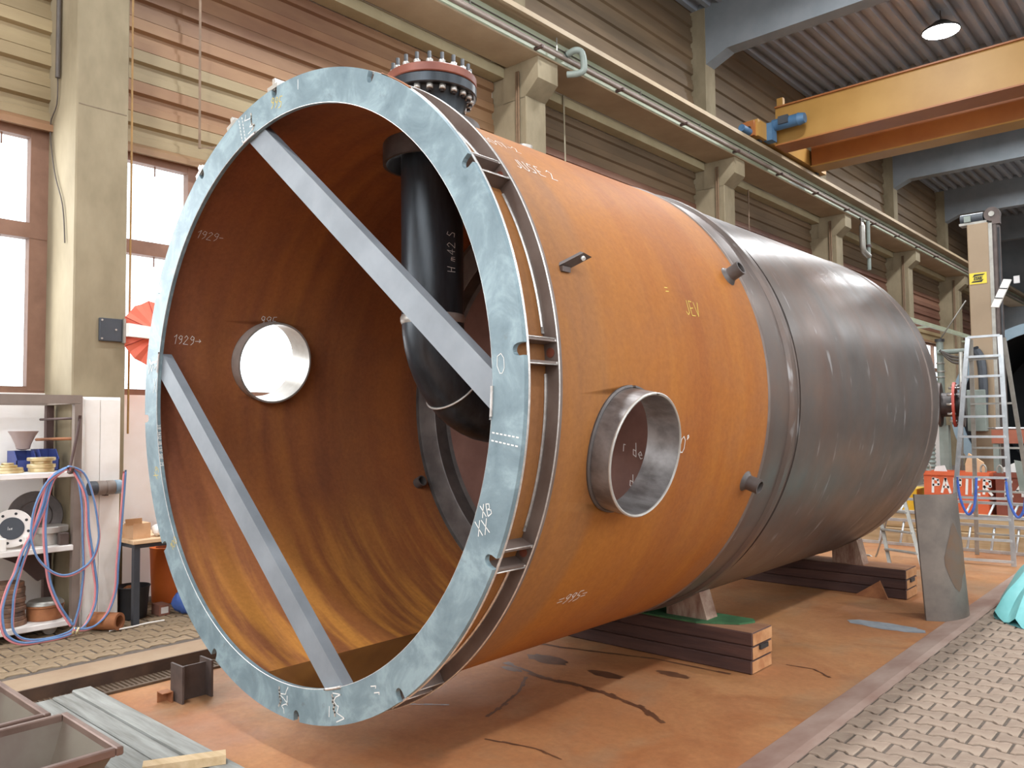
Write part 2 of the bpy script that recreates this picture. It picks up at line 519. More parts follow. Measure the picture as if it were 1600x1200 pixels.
M_WHITE = mat('white_paint', (233, 227, 218), (243, 239, 233), 3, 0.5)
M_ANTH = mat('anthracite_plate', (56, 60, 66), (66, 70, 76), 4, 0.5)
M_TABTOP = mat('pale_bench_top', (214, 178, 138), (228, 196, 158), 4, 0.6, 0, (6, 1, 6))
M_SKIP = mat('orange_container_paint', (206, 92, 54), (218, 108, 66), 2.5, 0.55)
M_SKIP2 = mat('dark_red_container_paint', (122, 62, 46), (140, 76, 58), 2.5, 0.6)
M_YEL = mat('bright_yellow_paint', (230, 186, 40), (238, 198, 60), 3, 0.5)
M_TEAL = mat('teal_plastic_sheet', (112, 184, 184), (136, 204, 202), 3, 0.45)
M_PLATE = mat('curved_plate_steel', (96, 88, 82), (130, 118, 108), 2.4, 0.5, 0.25)
M_TOWER = mat('tower_beige_paint', (146, 124, 98), (156, 134, 108), 1.2, 0.5)
M_SIGNY = mat('sign_yellow', (226, 200, 60), None, 3, 0.5)
M_SIGNB = mat('sign_black', (40, 40, 36), None, 3, 0.6)
M_BLUEG = mat('blue_grey_primer', (116, 136, 150), (132, 152, 164), 2, 0.5)
M_DARKIN = mat('dark_tank_inside', (36, 40, 44), (48, 50, 54), 2, 0.7)
M_REDFL = mat('red_flange_paint', (166, 62, 50), (182, 78, 64), 5, 0.5)
M_GREENGREY = mat('machine_grey_green', (120, 128, 120), (138, 146, 138), 3, 0.5)
M_STRAP = mat('blue_webbing', (52, 84, 170), (80, 118, 200), 9, 0.7)
M_PAPER = mat('white_paper', (228, 226, 220), (238, 236, 232), 6, 0.8)
M_STAIN = mat('dark_water_stain', (92, 58, 40), (114, 76, 52), 9, 0.45)
M_WATER = mat('rusty_water', (70, 44, 22), (86, 56, 28), 3, 0.12)
M_GRATE = mat('drain_grate_steel', (88, 70, 54), (108, 88, 68), 9, 0.6, 0.2)
M_LAMP = emit_mat('lamp_led', (0.92, 0.97, 1.0), 60)
M_CABLE = mat('dark_cable', (70, 62, 56), (84, 74, 66), 8, 0.6)
M_ROD = mat('brown_rod', (112, 88, 66), (128, 102, 78), 8, 0.6)

# ------------------------------------------------------------------ handwriting
GL = {
 '0': [[(.2, 0), (0, .4), (.05, 1), (.35, 1.2), (.6, .9), (.6, .3), (.4, 0), (.2, 0)]],
 '1': [[(.1, .9), (.4, 1.25), (.3, 0)]],
 '2': [[(.05, .95), (.3, 1.2), (.55, .95), (.3, .5), (0, .05), (.6, 0)]],
 '3': [[(.05, 1.1), (.4, 1.2), (.5, .9), (.2, .65), (.55, .4), (.4, .05), (0, .05)]],
 '4': [[(.4, 0), (.45, 1.2), (0, .4), (.65, .42)]],
 '5': [[(.6, 1.2), (.15, 1.2), (.1, .7), (.5, .65), (.5, .15), (.05, 0)]],
 '7': [[(0, 1.2), (.6, 1.2), (.2, 0)]],
 '9': [[(.55, .85), (.3, .6), (.05, .85), (.25, 1.2), (.55, 1.05), (.5, .3), (.2, 0)]],
 'A': [[(0, 0), (.3, 1.2), (.65, 0)], [(.12, .45), (.52, .45)]],
 'P': [[(0, 0), (.05, 1.2), (.5, 1.1), (.5, .7), (.05, .6)]],
 'I': [[(.15, 0), (.2, 1.2)]],
 'E': [[(.55, 1.2), (.1, 1.2), (.05, 0), (.55, 0)], [(.07, .6), (.45, .6)]],
 'R': [[(0, 0), (.05, 1.2), (.5, 1.1), (.5, .7), (.05, .6), (.6, 0)]],
 'J': [[(.5, 1.2), (.45, .2), (.2, 0), (0, .25)]],
 'V': [[(0, 1.2), (.25, 0), (.6, 1.2)]],
 'U': [[(0, 1.2), (.05, .2), (.3, 0), (.5, .2), (.55, 1.2)]],
 'S': [[(.55, 1.1), (.2, 1.2), (.05, .85), (.5, .45), (.4, .05), (0, .1)]],
 'B': [[(0, 0), (.05, 1.2), (.45, 1.1), (.4, .7), (.05, .62), (.5, .5), (.5, .1), (0, 0)]],
 'W': [[(0, 1.2), (.15, 0), (.35, .7), (.5, 0), (.7, 1.2)]],
 'H': [[(0, 0), (.05, 1.2)], [(.5, 0), (.55, 1.2)], [(.03, .6), (.52, .6)]],
 'X': [[(0, 0), (.55, 1.2)], [(0, 1.2), (.55, 0)]],
 'm': [[(0, 0), (.05, .6), (.25, .6), (.28, 0), (.3, .6), (.5, .6), (.55, 0)]],
 'o': [[(.2, 0), (0, .3), (.2, .6), (.4, .3), (.2, 0)]],
 'b': [[(0, 1.2), (.02, 0), (.4, .2), (.3, .6), (.02, .5)]],
 'e': [[(0, .3), (.4, .35), (.25, .6), (0, .3), (.2, 0), (.45, .1)]],
 'r': [[(0, 0), (.05, .6), (.3, .6)]],
 'd': [[(.4, 1.2), (.4, 0), (.05, .05), (.1, .5), (.4, .5)]],
 'Y': [[(0, 1.2), (.25, .6), (.55, 1.2)], [(.25, .6), (.2, 0)]],
 '=': [[(0, .35), (.6, .4)], [(0, .75), (.6, .8)]],
 '-': [[(0, .55), (.5, .6)]],
 '>': [[(0, .55), (.8, .6)], [(.55, .8), (.8, .6), (.55, .4)]],
 '*': [[(.05, 1.0), (.0, 1.2), (.15, 1.3), (.22, 1.1), (.05, 1.0)]],
 'v': [[(0, .3), (.2, 0), (.9, 1.1)]],
 '|': [[(.1, 0), (.12, 1.2)]],
 '.': [[(0, 0), (.06, .04)]], ' ': [],
}
def write(mb, text, fn, h, w, nrm, gap=0.25, rnd=0.04):
    """fn(u, v) -> point; nrm(u, v) -> surface normal"""
    k = h/1.2; u0 = 0.0
    for ch in text:
        st = GL.get(ch, [])
        wd = 0.3
        for line in st:
            pts = []
            for (a, b) in line:
                wd = max(wd, a)
                uu = u0 + (a+random.uniform(-rnd, rnd))*k; vv = (b+random.uniform(-rnd, rnd))*k
                pts.append((uu, vv))
            P3 = [fn(*p) for p in pts]
            mb.ribbon(P3, w, nrm(*pts[0]))
        u0 += (wd+gap)*k
    return mb

# ================================================================== THE SETTING
COLX = -7.5            # column fronts
BAY = 6.07
def col_y(k): return 2.64 + BAY*k, 3.09 + BAY*k
WALLX = -8.15
NB = range(-1, 6)      # bays; bay k lies between column k and column k+1
ROOF = 10.3

# floor, right paving, left platform
FL = struct('floor', MB().box(-6.0, -1.95, -6.9, 44, -0.25, 0.0), M_FLOOR)
FR = struct('floor_paving_right', MB().box(-1.745, 9.0, -6.9, 44, -0.25, 0.020), M_JOINT)
FLL = struct('floor_paving_left', MB().box(-8.3, -6.16, -6.9, 44, -0.25, 0.074), M_JOINT)
struct('trim_1', MB().prism([(-1.96, -6.9, -0.02), (-1.745, -6.9, -0.02), (-1.745, -6.9, 0.026), (-1.80, -6.9, 0.028), (-1.90, -6.9, 0.012), (-1.96, -6.9, 0.004)], (0, 50.9, 0)), M_KERB)
KL = struct('trim_2', MB().box(-6.16, -5.85, -6.9, 44, -0.2, 0.084), M_KERBL)
obj('edge_angle', MB().box(-5.85, -5.832, -6.9, 44, -0.02, 0.086), M_KERBFACE, KL)
# drain channel with its grate bars along the left kerb
DR = struct('trim_3', MB().box(-5.83, -5.60, -6.9, 44, -0.05, 0.003), M_KERBFACE)
gb0 = None
yy = 1.2
gi = 0
while yy < 6.2:
    if gb0 is None:
        gb0 = obj('grate_bar', MB().box(-5.80, -5.63, -0.006, 0.006, 0.003, 0.014), M_GRATE, DR)
        gb0.location = (0, yy, 0)
    else:
        inst(gb0, DR, (0, yy, 0))
    yy += 0.032; gi += 1
obj('grate_rail', MB().box(-5.632, -5.60, 1.1, 9, 0.002, 0.016), M_GRATE, DR)

# interlocking I-shaped pavers
def paver_mesh(L, H, t):
    a = 0.014; g = 0.0075
    hl = L/2-g; fl = 0.052; fl2 = 0.022
    top = [(-hl, H/2+a-g), (-hl+fl2, H/2+a-g), (-hl+fl, H/2-a-g), (hl-fl, H/2-a-g), (hl-fl2, H/2+a-g), (hl, H/2+a-g)]
    poly = top + [(x, -y) for x, y in reversed(top)]
    m = MB()
    n = len(poly)
    b = 0.006
    o = [(x, y, 0) for x, y in poly]; u = [(x, y, t-0.004) for x, y in poly]
    k = [(x*(1-b/hl), y*(1-b/(H/2)), t) for x, y in poly]
    m.add(o+u+k, [(i, (i+1) % n, n+(i+1) % n, n+i) for i in range(n)] + [(n+i, n+(i+1) % n, 2*n+(i+1) % n, 2*n+i) for i in range(n)] + [list(range(2*n, 3*n))])
    return m
PL, PH = 0.195, 0.137
def pave(parent, z, x0, x1, y0, y1, along, m, ranking, limit=290):
    rows = []
    if along == 'x':
        nr = int((y1-y0)/PH); nc = int((x1-x0)/PL)+1
        for r_ in range(nr):
            for c_ in range(nc):
                x = x0 + (c_+0.5)*PL - (PL/2 if r_ % 2 else 0); y = y0+(r_+0.5)*PH
                if x-PL/2 < x0-0.001 or x+PL/2 > x1: continue
                rows.append((x, y))
    else:
        nr = int((x1-x0)/PH); nc = int((y1-y0)/PL)+1
        for r_ in range(nr):
            for c_ in range(nc):
                y = y0 + (c_+0.5)*PL - (PL/2 if r_ % 2 else 0); x = x0+(r_+0.5)*PH
                rows.append((x, y))
    rows.sort(key=ranking)
    src = None
    rz = 0.0 if along == 'x' else pi/2
    pm = paver_mesh(PL, PH, 0.022)
    for x, y in rows[:limit]:
        zz = z + random.uniform(-0.003, 0.003)
        if src is None:
            src = obj('paver', pm, m, parent); src.location = (x, y, zz); src.rotation_euler = (0, 0, rz)
        else:
            inst(src, parent, (x, y, zz), rz+random.uniform(-0.01, 0.01))
    if along == 'x':
        hm = MB()
        hl = PL/4; g_ = .008; t_ = .022
        for hy in [y0+(r_+.5)*PH for r_ in range(1, int((y1-y0)/PH), 2)]:
            if hy > 9: break
            p_ = [(x0+g_*.3, hy-PH/2+.012), (x0+.045, hy-PH/2+.016), (x0+.07, hy-PH/2-.006), (x0+PL/2-g_, hy-PH/2-.006), (x0+PL/2-g_, hy+PH/2+.006), (x0+.07, hy+PH/2+.006), (x0+.045, hy+PH/2-.016), (x0+g_*.3, hy+PH/2-.012)]
            obj('half_paver', MB().prism([(a, b, z) for a, b in p_], (0, 0, t_)), m, parent)
    rest = rows[limit:]
    if rest:
        mb = MB()
        for x, y in rest:
            zz = z + random.uniform(-0.003, 0.003)
            mb.add([((vx if along == 'x' else -vy)+x, (vy if along == 'x' else vx)+y, vz+zz) for vx, vy, vz in pm.v], pm.f)
        o = obj('paving_field', mb, m, parent); o['kind'] = 'stuff'
def rank_r(p):
    # distance outside the strip the photograph shows
    x, y = p
    lim = -0.87-(y-4.73)*0.170 + 0.12 if y > 4.73 else -0.87-(4.73-y)*1.14 + 0.12
    return max(0, x-lim)*100 + max(0, 3.9-y)*100 + y
pave(FR, 0.006, -1.74, 1.6, 0.5, 13.0, 'x', M_PAVER, rank_r)
def rank_l(p):
    x, y = p
    return abs(y-2.9)*2 + abs(x+6.6)
pave(FLL, 0.060, -7.9, -6.17, 0.9, 6.5, 'y', M_PAVERL, rank_l, 230)

# stains and cracks on the floor
def crack(pts, w, name='floor_crack'):
    m = MB()
    for i in range(len(pts)-1):
        a = Vector((*pts[i], 0.0015)); b = Vector((*pts[i+1], 0.0015))
        n_ = 6
        for k in range(n_):
            p = a.lerp(b, k/n_); q = a.lerp(b, (k+1)/n_)
            ww = w*random.uniform(0.5, 1.3)
            d = (q-p).normalized(); t = Vector((-d.y, d.x, 0))*ww/2
            j = t*random.uniform(-.4, .4)
            m.add([p-t+j, p+t+j, q+t*0.9+j, q-t*0.9+j], [(0, 1, 2, 3)])
    return obj(name, m, M_STAIN, FL)
crack([(-4.09, 4.44), (-3.63, 4.34), (-3.35, 4.37), (-3.11, 4.35), (-2.80, 4.28), (-2.57, 4.14)], 0.05)
crack([(-3.75, 4.28), (-3.58, 4.02), (-3.5, 3.8), (-3.42, 3.55)], 0.03)
crack([(-4.3, 3.2), (-4.0, 3.35), (-3.75, 3.55)], 0.02)
crack([(-4.7, 2.8), (-4.35, 2.78), (-4.1, 2.9)], 0.015)
crack([(-3.2, 3.3), (-2.9, 3.38), (-2.7, 3.36)], 0.018)
crack([(-4.35, 4.95), (-3.9, 5.05), (-3.3, 5.22), (-2.7, 5.24)], 0.03)
crack([(-2.5, 5.7), (-2.3, 5.72), (-2.15, 5.6)], 0.02)
for (x, y, a, b_) in [(-3.35, 4.68, 0.14, 0.06), (-3.0, 4.98, 0.13, 0.05), (-3.9, 4.7, 0.2, 0.09), (-3.95, 4.35, .1, .04), (-2.3, 7.3, 0.32, 0.13)]:
    m = MB(); n_ = 20
    ps = [(x+cos(2*pi*i/n_)*a*random.uniform(.8, 1.15), y+sin(2*pi*i/n_)*b_*random.uniform(.8, 1.15), 0.0012) for i in range(n_)]
    m.add(ps, [list(range(n_))])
    obj('floor_stain', m, M_STAIN if y < 7 else mat('grey_spill', (128, 132, 136), (150, 154, 158), 9, 0.5), FL)

# left wall: plaster dado, cladding boards, window bands
wl = MB()
wl.box(-8.35, WALLX, -7, 44, -0.2, 2.08)
wl.box(-8.35, WALLX-0.05, -6.9, 44, 4.56, ROOF+.2)
WL = struct('wall_left', wl, M_PLASTER)
wb = MB()
def board_mb(y0, y1, z0, h=0.325):
    prof = [(0.0, 0.0), (0.012, 0.004), (0.012, h*0.26), (-0.016, h*0.30), (-0.016, h*0.56), (0.03, h*0.62), (0.03, h*0.97), (0.0, h)]
    a = [(WALLX-0.02+x, y0, z0+z) for x, z in prof]; b = [(WALLX-0.02+x, y1, z0+z) for x, z in prof]
    n = len(prof)
    return MB().add(a+b, [(i, i+1, n+i+1, n+i) for i in range(n-1)])
for k in NB:
    y0 = col_y(k)[1]; y1 = col_y(k+1)[0]
    for i in range(7):
        z0 = 4.62+i*0.325
        if k < 0: m_ = M_CLAD_B
        elif k == 0: m_ = M_CLAD_T if i >= 3 or i == 1 else M_CLAD_B
        else: m_ = M_CLAD_G if i >= 5 else (M_CLAD_R if i >= 1 else M_CLAD_B)
        obj('cladding_board', board_mb(y0, y1, z0), m_, WL)
    for i in range(10):
        obj('cladding_board', board_mb(y0, y1, 7.06+i*0.34, 0.34), M_CLAD_G, WL)
    # ledge above the boards, head flashing over the windows
    obj('wall_ledge', MB().box(WALLX, WALLX+0.22, y0, y1, 6.90, 7.06), M_LEDGE, WL)
    obj('window_head_flashing', MB().prism([(WALLX-.02, y0, 4.52), (WALLX+.09, y0, 4.50), (WALLX+.09, y0, 4.56), (WALLX-.02, y0, 4.63)], (0, y1-y0, 0)), M_CLAD_T, WL)
    # window band
    if k <= 0 or k >= 3:
        fr = MB()
        fr.box(WALLX-.12, WALLX-.02, y0, y1, 4.44, 4.55); fr.box(WALLX-.12, WALLX-.02, y0, y1, 2.06, 2.14)
        fr.box(WALLX-.12, WALLX-.01, y0, y1, 3.50, 3.64)
        w = struct('window_%d' % (k+2), fr, M_WOODF)
        ml = [y0, y0+.94, y0+2.81, y1-.94, y1]
        for yc in ml:
            ya, yb = max(y0, yc-(.045 if yc < y1 else .15)), min(y1, yc+.045)
            obj('mullion', MB().box(WALLX-.12, WALLX-.015, ya, yb, 2.1, 4.5), M_WOODF, w)
        for ya, yb in zip(ml[:-1], ml[1:]):
            for (za, zb) in ((2.14, 3.50), (3.64, 4.44)):
                p = obj('pane', MB().box(WALLX-.075, WALLX-.069, ya+.045, yb-.045, za, zb), M_GLASS, w)
                p.visible_shadow = True
                obj('glazing_bar', MB().box(WALLX-.069, WALLX-.062, ya+(yb-ya)*.6-.006, ya+(yb-ya)*.6+.006, zb-.10, zb), M_WOODF, p)
    else:
        obj('cladding_board', MB().box(-8.3, WALLX-.02, y0, y1, 2.08, 4.56), M_CLAD_B, WL)
# cladding under the head in the bays without windows
for k in (1, 2):
    y0 = col_y(k)[1]; y1 = col_y(k+1)[0]
    for i in range(8):
        obj('cladding_board', board_mb(y0, y1, 2.08+i*0.315, 0.315), M_CLAD_B, WL)

# columns with corbels
COLNAMES = ['concrete column behind the shelf rack, with a black bracket plate', 'concrete column with corbel behind the bolted top flange of the tank',
            'concrete column with corbel under the blue crane motor', 'concrete column with hanging elbow pipe beside its corbel',
            'fourth corbelled concrete column, above the far end of the tank', 'corbelled concrete column just left of the beige tower',
            'farthest corbelled concrete column, right of the beige tower']
for k in range(0, 7):
    y0, y1 = col_y(k)
    t = thing('concrete_column', COLNAMES[k], 'column', (COLX-.3, (y0+y1)/2, 0), 'crane columns along the left wall')
    s_ = MB().cboxes(WALLX-.05, COLX, y0, y1, 0.0, 6.52, 0.012)
    obj('shaft', s_, M_CONC, t)
    c_ = MB().prism([(COLX-.45, y0+.0, 6.50), (COLX-.03, y0, 6.50), (COLX+.23, y0, 6.72), (COLX+.23, y0, 7.035), (COLX-.45, y0, 7.035)], (0, y1-y0, 0))
    obj('corbel', c_, M_CONC, t)
    u_ = MB().box(WALLX-.05, WALLX+.28, y0+.02, y1-.02, 6.5, ROOF)
    obj('upper_shaft', u_, M_CONC, t)
    if k == 0:
        obj('conduit', MB().cyl((-7.88, y0-.03, 6.6), (-7.88, y0-.03, 4.95), .022, n=10), M_CABLE, t)
        obj('cable', MB().tube([(-7.88, y0-.03, 4.98), (-7.92, y0-.02, 4.72), (-8.08, y0-.02, 4.55), (-7.95, y0-.02, 4.1), (-7.75, y0-.015, 3.75), (-7.68, y0-.015, 3.4)], .006, 6, sub=4), M_CABLE, t)
        obj('casting_joint', MB().box(COLX-.02, COLX+.003, y0+.02, y1-.02, 4.622, 4.630), mat('joint_dirt', (112, 98, 80), (128, 112, 92), 20, .9), t)
    else:
        for dx in (-.12, -.16):
            obj('downpipe', MB().cyl((COLX+dx, y0-.03, 0.3), (COLX+dx, y0-.03, 6.9), .016, n=8), M_ROD, t)

# crane runway: shallow box beam on the corbels, rail and service lines along it
t = thing('crane_runway_beam', 'long green and brown crane runway beam resting on the corbels', 'beam', (-7.4, 20, 7.036))
obj('web', MB().box(-7.85, -7.25, 0, 44, 7.06, 7.36), M_GREEN, t)
obj('bottom_plate', MB().box(-7.87, -7.24, 0, 44, 7.036, 7.06), M_BROWNP, t)
obj('top_flange', MB().box(-7.9, -7.02, 0, 44, 7.36, 7.39), M_BROWNP, t)
obj('crane_rail', MB().box(-7.12, -7.04, 0, 44, 7.39, 7.45), M_BROWNP, t)
obj('service_pipe', MB().cyl((-7.17, 0, 7.12), (-7.17, 44, 7.12), .032, n=12), M_RACK, t)
obj('service_pipe', MB().cyl((-7.21, 0, 7.19), (-7.21, 44, 7.19), .016, n=8), M_RACK, t)
obj('service_cable', MB().cyl((-7.235, 0, 7.27), (-7.235, 44, 7.27), .008, n=6), M_CABLE, t)
for i in range(12):
    obj('pipe_hanger', MB().obox((-7.18, 6.6+i*2.02, 7.09), (.08, 0, 0), (0, .02, 0), (0, 0, .02)), M_RACKDK, t)
    obj('cable_clip', MB().obox((-7.24, 7.3+i*2.02, 7.24), (.02, 0, 0), (0, .008, 0), (0, 0, .06)), M_ALUD, t)
obj('expansion_bend', MB().tube([(-7.2, 9.28, 7.2), (-7.05, 9.3, 7.24), (-6.98, 9.38, 7.2), (-6.98, 9.42, 6.98), (-7.05, 9.38, 6.92), (-7.2, 9.3, 6.92)], .05, 10, sub=4), M_GREENGREY, t)
obj('wire_loop', MB().tube([(-7.15, 9.0, 7.16), (-7.15, 9.0, 7.5), (-7.3, 8.8, 7.5), (-7.3, 8.75, 7.4)], .012, 6), M_ALUD, t)

# hanging rods on the left wall
def rod(pts, r, label, m=M_ROD):
    return tag(obj('hanging_rod', MB().tube(pts, r, 8), m), label, 'rod')
rod([(-7.95, 3.99, 7.1), (-7.95, 4.0, 4.66), (-7.95, 4.25, 4.74)], .014, 'thin bent rod hanging in front of the beige cladding')
rod([(-7.62, 3.16, 7.0), (-7.62, 3.17, 4.3), (-7.62, 3.17, 2.2), (-7.6, 3.16, 1.7)], .010, 'yellowish pull rod running down beside the leftmost column', mat('ochre_rod', (150, 112, 60), (176, 136, 76), 8, .6))
rod([(-7.9, 10.1, 7.14), (-7.9, 10.14, 5.2)], .018, 'thin vertical rod hanging between the two corbels above the tank', mat('pale_rod', (150, 138, 112), None, 8, .6))
rod([(-7.9, 16.7, 6.9), (-7.9, 16.7, 4.8)], .018, 'thin vertical rod on the red brown cladding beside the second corbel')

# hanging elbow pipe at the third corbel
t = thing('elbow_pipe', 'grey downpipe with elbow hanging below the runway beam', 'pipe', (-7.15, 21.9, 5.9))
obj('pipe', MB().tube([(-7.15, 21.75, 7.06), (-7.15, 21.75, 6.35), (-7.15, 21.85, 6.18), (-7.15, 22.2, 6.12)], .075, 12, sub=3), M_ALUD, t)
obj('riser', MB().cyl((-7.15, 22.2, 7.06), (-7.15, 22.2, 5.75), .05, n=10), M_GREENGREY, t)
obj('collar', MB().cyl((-7.15, 22.2, 6.36), (-7.15, 22.2, 6.42), .075, n=10), M_RACKDK, t)

# roof: ribbed deck and concrete roof beams
CE = struct('ceiling', MB().box(-8.35, 9.1, -7, 44.2, ROOF+.12, ROOF+.25), M_DECK)
x = -8.1; rb0 = None
while x < 9:
    if rb0 is None:
        rb0 = obj('deck_rib', MB().prism([(-.09, -7, ROOF+.12), (-.05, -7, ROOF), (.05, -7, ROOF), (.09, -7, ROOF+.12)], (0, 51, 0)), M_DECK, CE)
        rb0.location = (x, 0, 0)
    else: inst(rb0, CE, (x, 0, 0))
    x += 0.30
BEAML = {0: 'concrete roof beam nearest the camera, over the tank', 1: 'concrete roof beam over the middle of the tank', 2: 'dark concrete roof beam reaching the wall left of the crane', 3: 'concrete roof beam seen just below the crane bridge', 4: 'concrete roof beam second beyond the crane bridge', 5: 'concrete roof beam third beyond the crane bridge', 6: 'farthest concrete roof beam at the dark hall end'}
for k in range(0, 7):
    y0, y1 = col_y(k)
    b_ = MB().prism([(WALLX, y0+.05, 9.0), (WALLX+.75, y0+.05, 9.32), (9.0, y0+.05, 9.32), (9.0, y0+.05, ROOF+.12), (WALLX, y0+.05, ROOF+.12)], (0, y1-y0-.1, 0))
    tag(obj('roof_beam', b_, M_CONCD), BEAML[k], 'beam', 'roof beams')

# the other walls of the hall
struct('wall_far', MB().box(-8.35, 9.2, 44, 44.3, -0.2, ROOF+.2), M_CONCD)
wr = MB(); wr.box(9.0, 9.3, -7, 44, -0.2, 3.8); wr.box(9.0, 9.3, -7, 44, 8.6, ROOF+.2); wr.box(9.0, 9.3, 17, 44, 3.8, 8.6)
for k in range(9): wr.box(9.0, 9.3, -7+k*6.3, -6.4+k*6.3, 3.8, 8.6)
struct('wall_right', wr, M_PLASTER)
wk = MB(); wk.box(-8.35, -5.2, -7.3, -7, -0.2, ROOF+.2); wk.box(6.2, 9.3, -7.3, -7, -0.2, ROOF+.2); wk.box(-5.2, 6.2, -7.3, -7, 8.8, ROOF+.2); wk.box(-5.2, 6.2, -7.3, -7, -.2, 5.2)
struct('wall_back', wk, M_PLASTER)

# high-bay lamps
def lamp(loc, label):
    t = thing('high_bay_lamp', label, 'lamp', loc, 'high-bay lamps under the roof')
    x, y, z = loc
    obj('housing', MB().lathe(loc, (0, 0, 1), [(0.0, .35), (.04, .36), (.10, .26), (.20, .14), (.20, .0)], 24), M_BLACK, t)
    obj('diffuser', MB().lathe(loc, (0, 0, 1), [(-.012, 0.0), (-.012, .335), (0.005, .348)], 24, False), M_LAMP, t)
    obj('hanger', MB().cyl((x, y, z+.2), (x, y, ROOF), .01, n=6), M_CABLE, t)
    d = bpy.data.lights.new('lamp_light', 'AREA'); d.shape = 'DISK'; d.size = .5; d.energy = 420; d.color = (0.93, .97, 1.0)
    o = bpy.data.objects.new('lamp_light', d); COL.objects.link(o); o.parent = t; o.location = (0, 0, -.03)
LY = [(0.2, 'high-bay lamp behind the camera on the left'), (6.2, 'high-bay lamp above the tank'), (12.2, 'high-bay lamp above the far end of the tank'), (18.3, 'glaring white high-bay lamp above the yellow crane'), (24.4, 'high-bay lamp hidden behind the crane bridge'), (30.5, 'high-bay lamp deep in the hall')]
for y, l in LY: lamp((-4.3, y, 9.85), l + ' on the left row')
for y, l in LY: lamp((4.3, y, 9.85), l + ' on the right row')

# ================================================================== THE TANK
TX, TZ = -3.798, 1.932
RS, RI = 1.63, 1.61
Y0 = 2.40
TANK = thing('steel_tank', 'huge rusty cylindrical steel tank lying open on timber blocks', 'tank', (TX, Y0, 0.30))
def tp(a, r, y):
    a = radians(a)
    return Vector((TX+cos(a)*r, y, TZ+sin(a)*r))
def tn(a):
    a = radians(a)
    return Vector((cos(a), 0, sin(a)))
def ring_tube(mb, r, y, rad, n=160, m=6, a0=0, a1=360):
    return mb.tube([tp(a0+(a1-a0)*i/n, r, y) for i in range(n+1)], rad, m)
PORT_A = -11.0; PORT_Y = 3.262; PORT_R = 0.302
PX, PY = -3.795, 3.47

def tank_lathe(prof, n=192):
    return MB().lathe((TX, 0, TZ), (0, 1, 0), prof, n)

def cut(o, cutters):
    for c in cutters:
        md = o.modifiers.new('cut', 'BOOLEAN'); md.operation = 'DIFFERENCE'; md.solver = 'EXACT'; md.object = c
    dg = bpy.context.evaluated_depsgraph_get()
    dg.update()
    me = bpy.data.meshes.new_from_object(o.evaluated_get(dg))
    o.modifiers.clear()
    old = o.data; o.data = me; me.name = old.name
    bpy.data.meshes.remove(old)
    for c in cutters:
        d = c.data; bpy.data.objects.remove(c); bpy.data.meshes.remove(d)

# front shell with its port openings; outer and inner skins have their own rust
sh = MB()
prof_o = [(Y0+.02, RI), (Y0+.02, RS)] + [(Y0+.02+(4.80-Y0-.02)*i/6, RS) for i in range(1, 7)] + [(4.80, RI)] + [(4.80-(4.80-Y0-.02)*i/6, RI) for i in range(1, 6)] + [(Y0+.02, RI)]
sh = tank_lathe(prof_o)
SHELL = obj('front_shell', sh, M_RUST, TANK)
SHELL['label'] = 'orange rusty front shell'
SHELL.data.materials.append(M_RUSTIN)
c1 = obj('cutter', MB().cyl(tp(PORT_A, 2.2, PORT_Y), tp(PORT_A+180, 2.2, PORT_Y), PORT_R, n=64), None, TANK)
c2 = obj('cutter', MB().cyl((PX, PY, TZ+1.0), (PX, PY, TZ+2.2), .312, n=64), None, TANK)
bpy.context.view_layer.update()
cut(SHELL, [c1, c2])
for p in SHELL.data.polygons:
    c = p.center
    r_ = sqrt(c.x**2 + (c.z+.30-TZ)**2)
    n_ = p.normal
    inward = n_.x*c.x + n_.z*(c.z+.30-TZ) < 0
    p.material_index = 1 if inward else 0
    p.use_smooth = abs(n_.y) < 0.5

# seam, turned band, rear shell with dished end
obj('seam_weld', tank_lathe([(4.785, RS-.002), (4.795, RS+.008), (4.81, RS+.008), (4.825, RS-.004)]), M_CHANNEL, TANK)
obj('joint_band', tank_lathe([(4.80, RS-.012), (4.83, RS-.006), (5.13, RS-.006), (5.14, RS-.006)]), M_MILL, TANK)
obj('joint_bead', tank_lathe([(5.12, RS-.008), (5.14, RS+.016), (5.19, RS+.020), (5.22, RS+.012), (5.245, RS-.016), (5.27, RS-.016), (5.30, RS)]), M_MILL, TANK)
rear = [(5.29, RS), (5.6, RS), (6.2, RS), (7.0, RS), (7.8, RS), (8.45, RS), (8.52, RS), (8.60, RS), (8.66, RS-.004), (8.74, RS-.04), (8.84, RS-.13), (8.92, RS-.30), (9.02, RS-.6), (9.08, RS-1.0), (9.12, 0.001)]
RSH = obj('rear_shell', tank_lathe(rear), M_MILL, TANK)
RSH['label'] = 'grey brown mill-scaled rear shell'
obj('end_weld', tank_lathe([(8.36, RS-.002), (8.38, RS+.006), (8.40, RS+.006), (8.42, RS-.002)]), M_CHANNEL, TANK)
# head closing the front chamber, seen from inside
obj('head_band', tank_lathe([(4.74, RI), (4.735, RI-.012), (4.76, RI-.015), (4.775, RI-.19), (4.78, RI-.20)]), M_BAND, TANK)
obj('head_step', tank_lathe([(4.78, RI-.20), (4.90, RI-.205), (4.91, RI-.27)]), M_DKSTEEL, TANK)
obj('head', tank_lathe([(4.90, RI-.25), (4.96, RI-.6), (5.02, RI-1.0), (5.05, 0.001)]), M_HEAD, TANK)

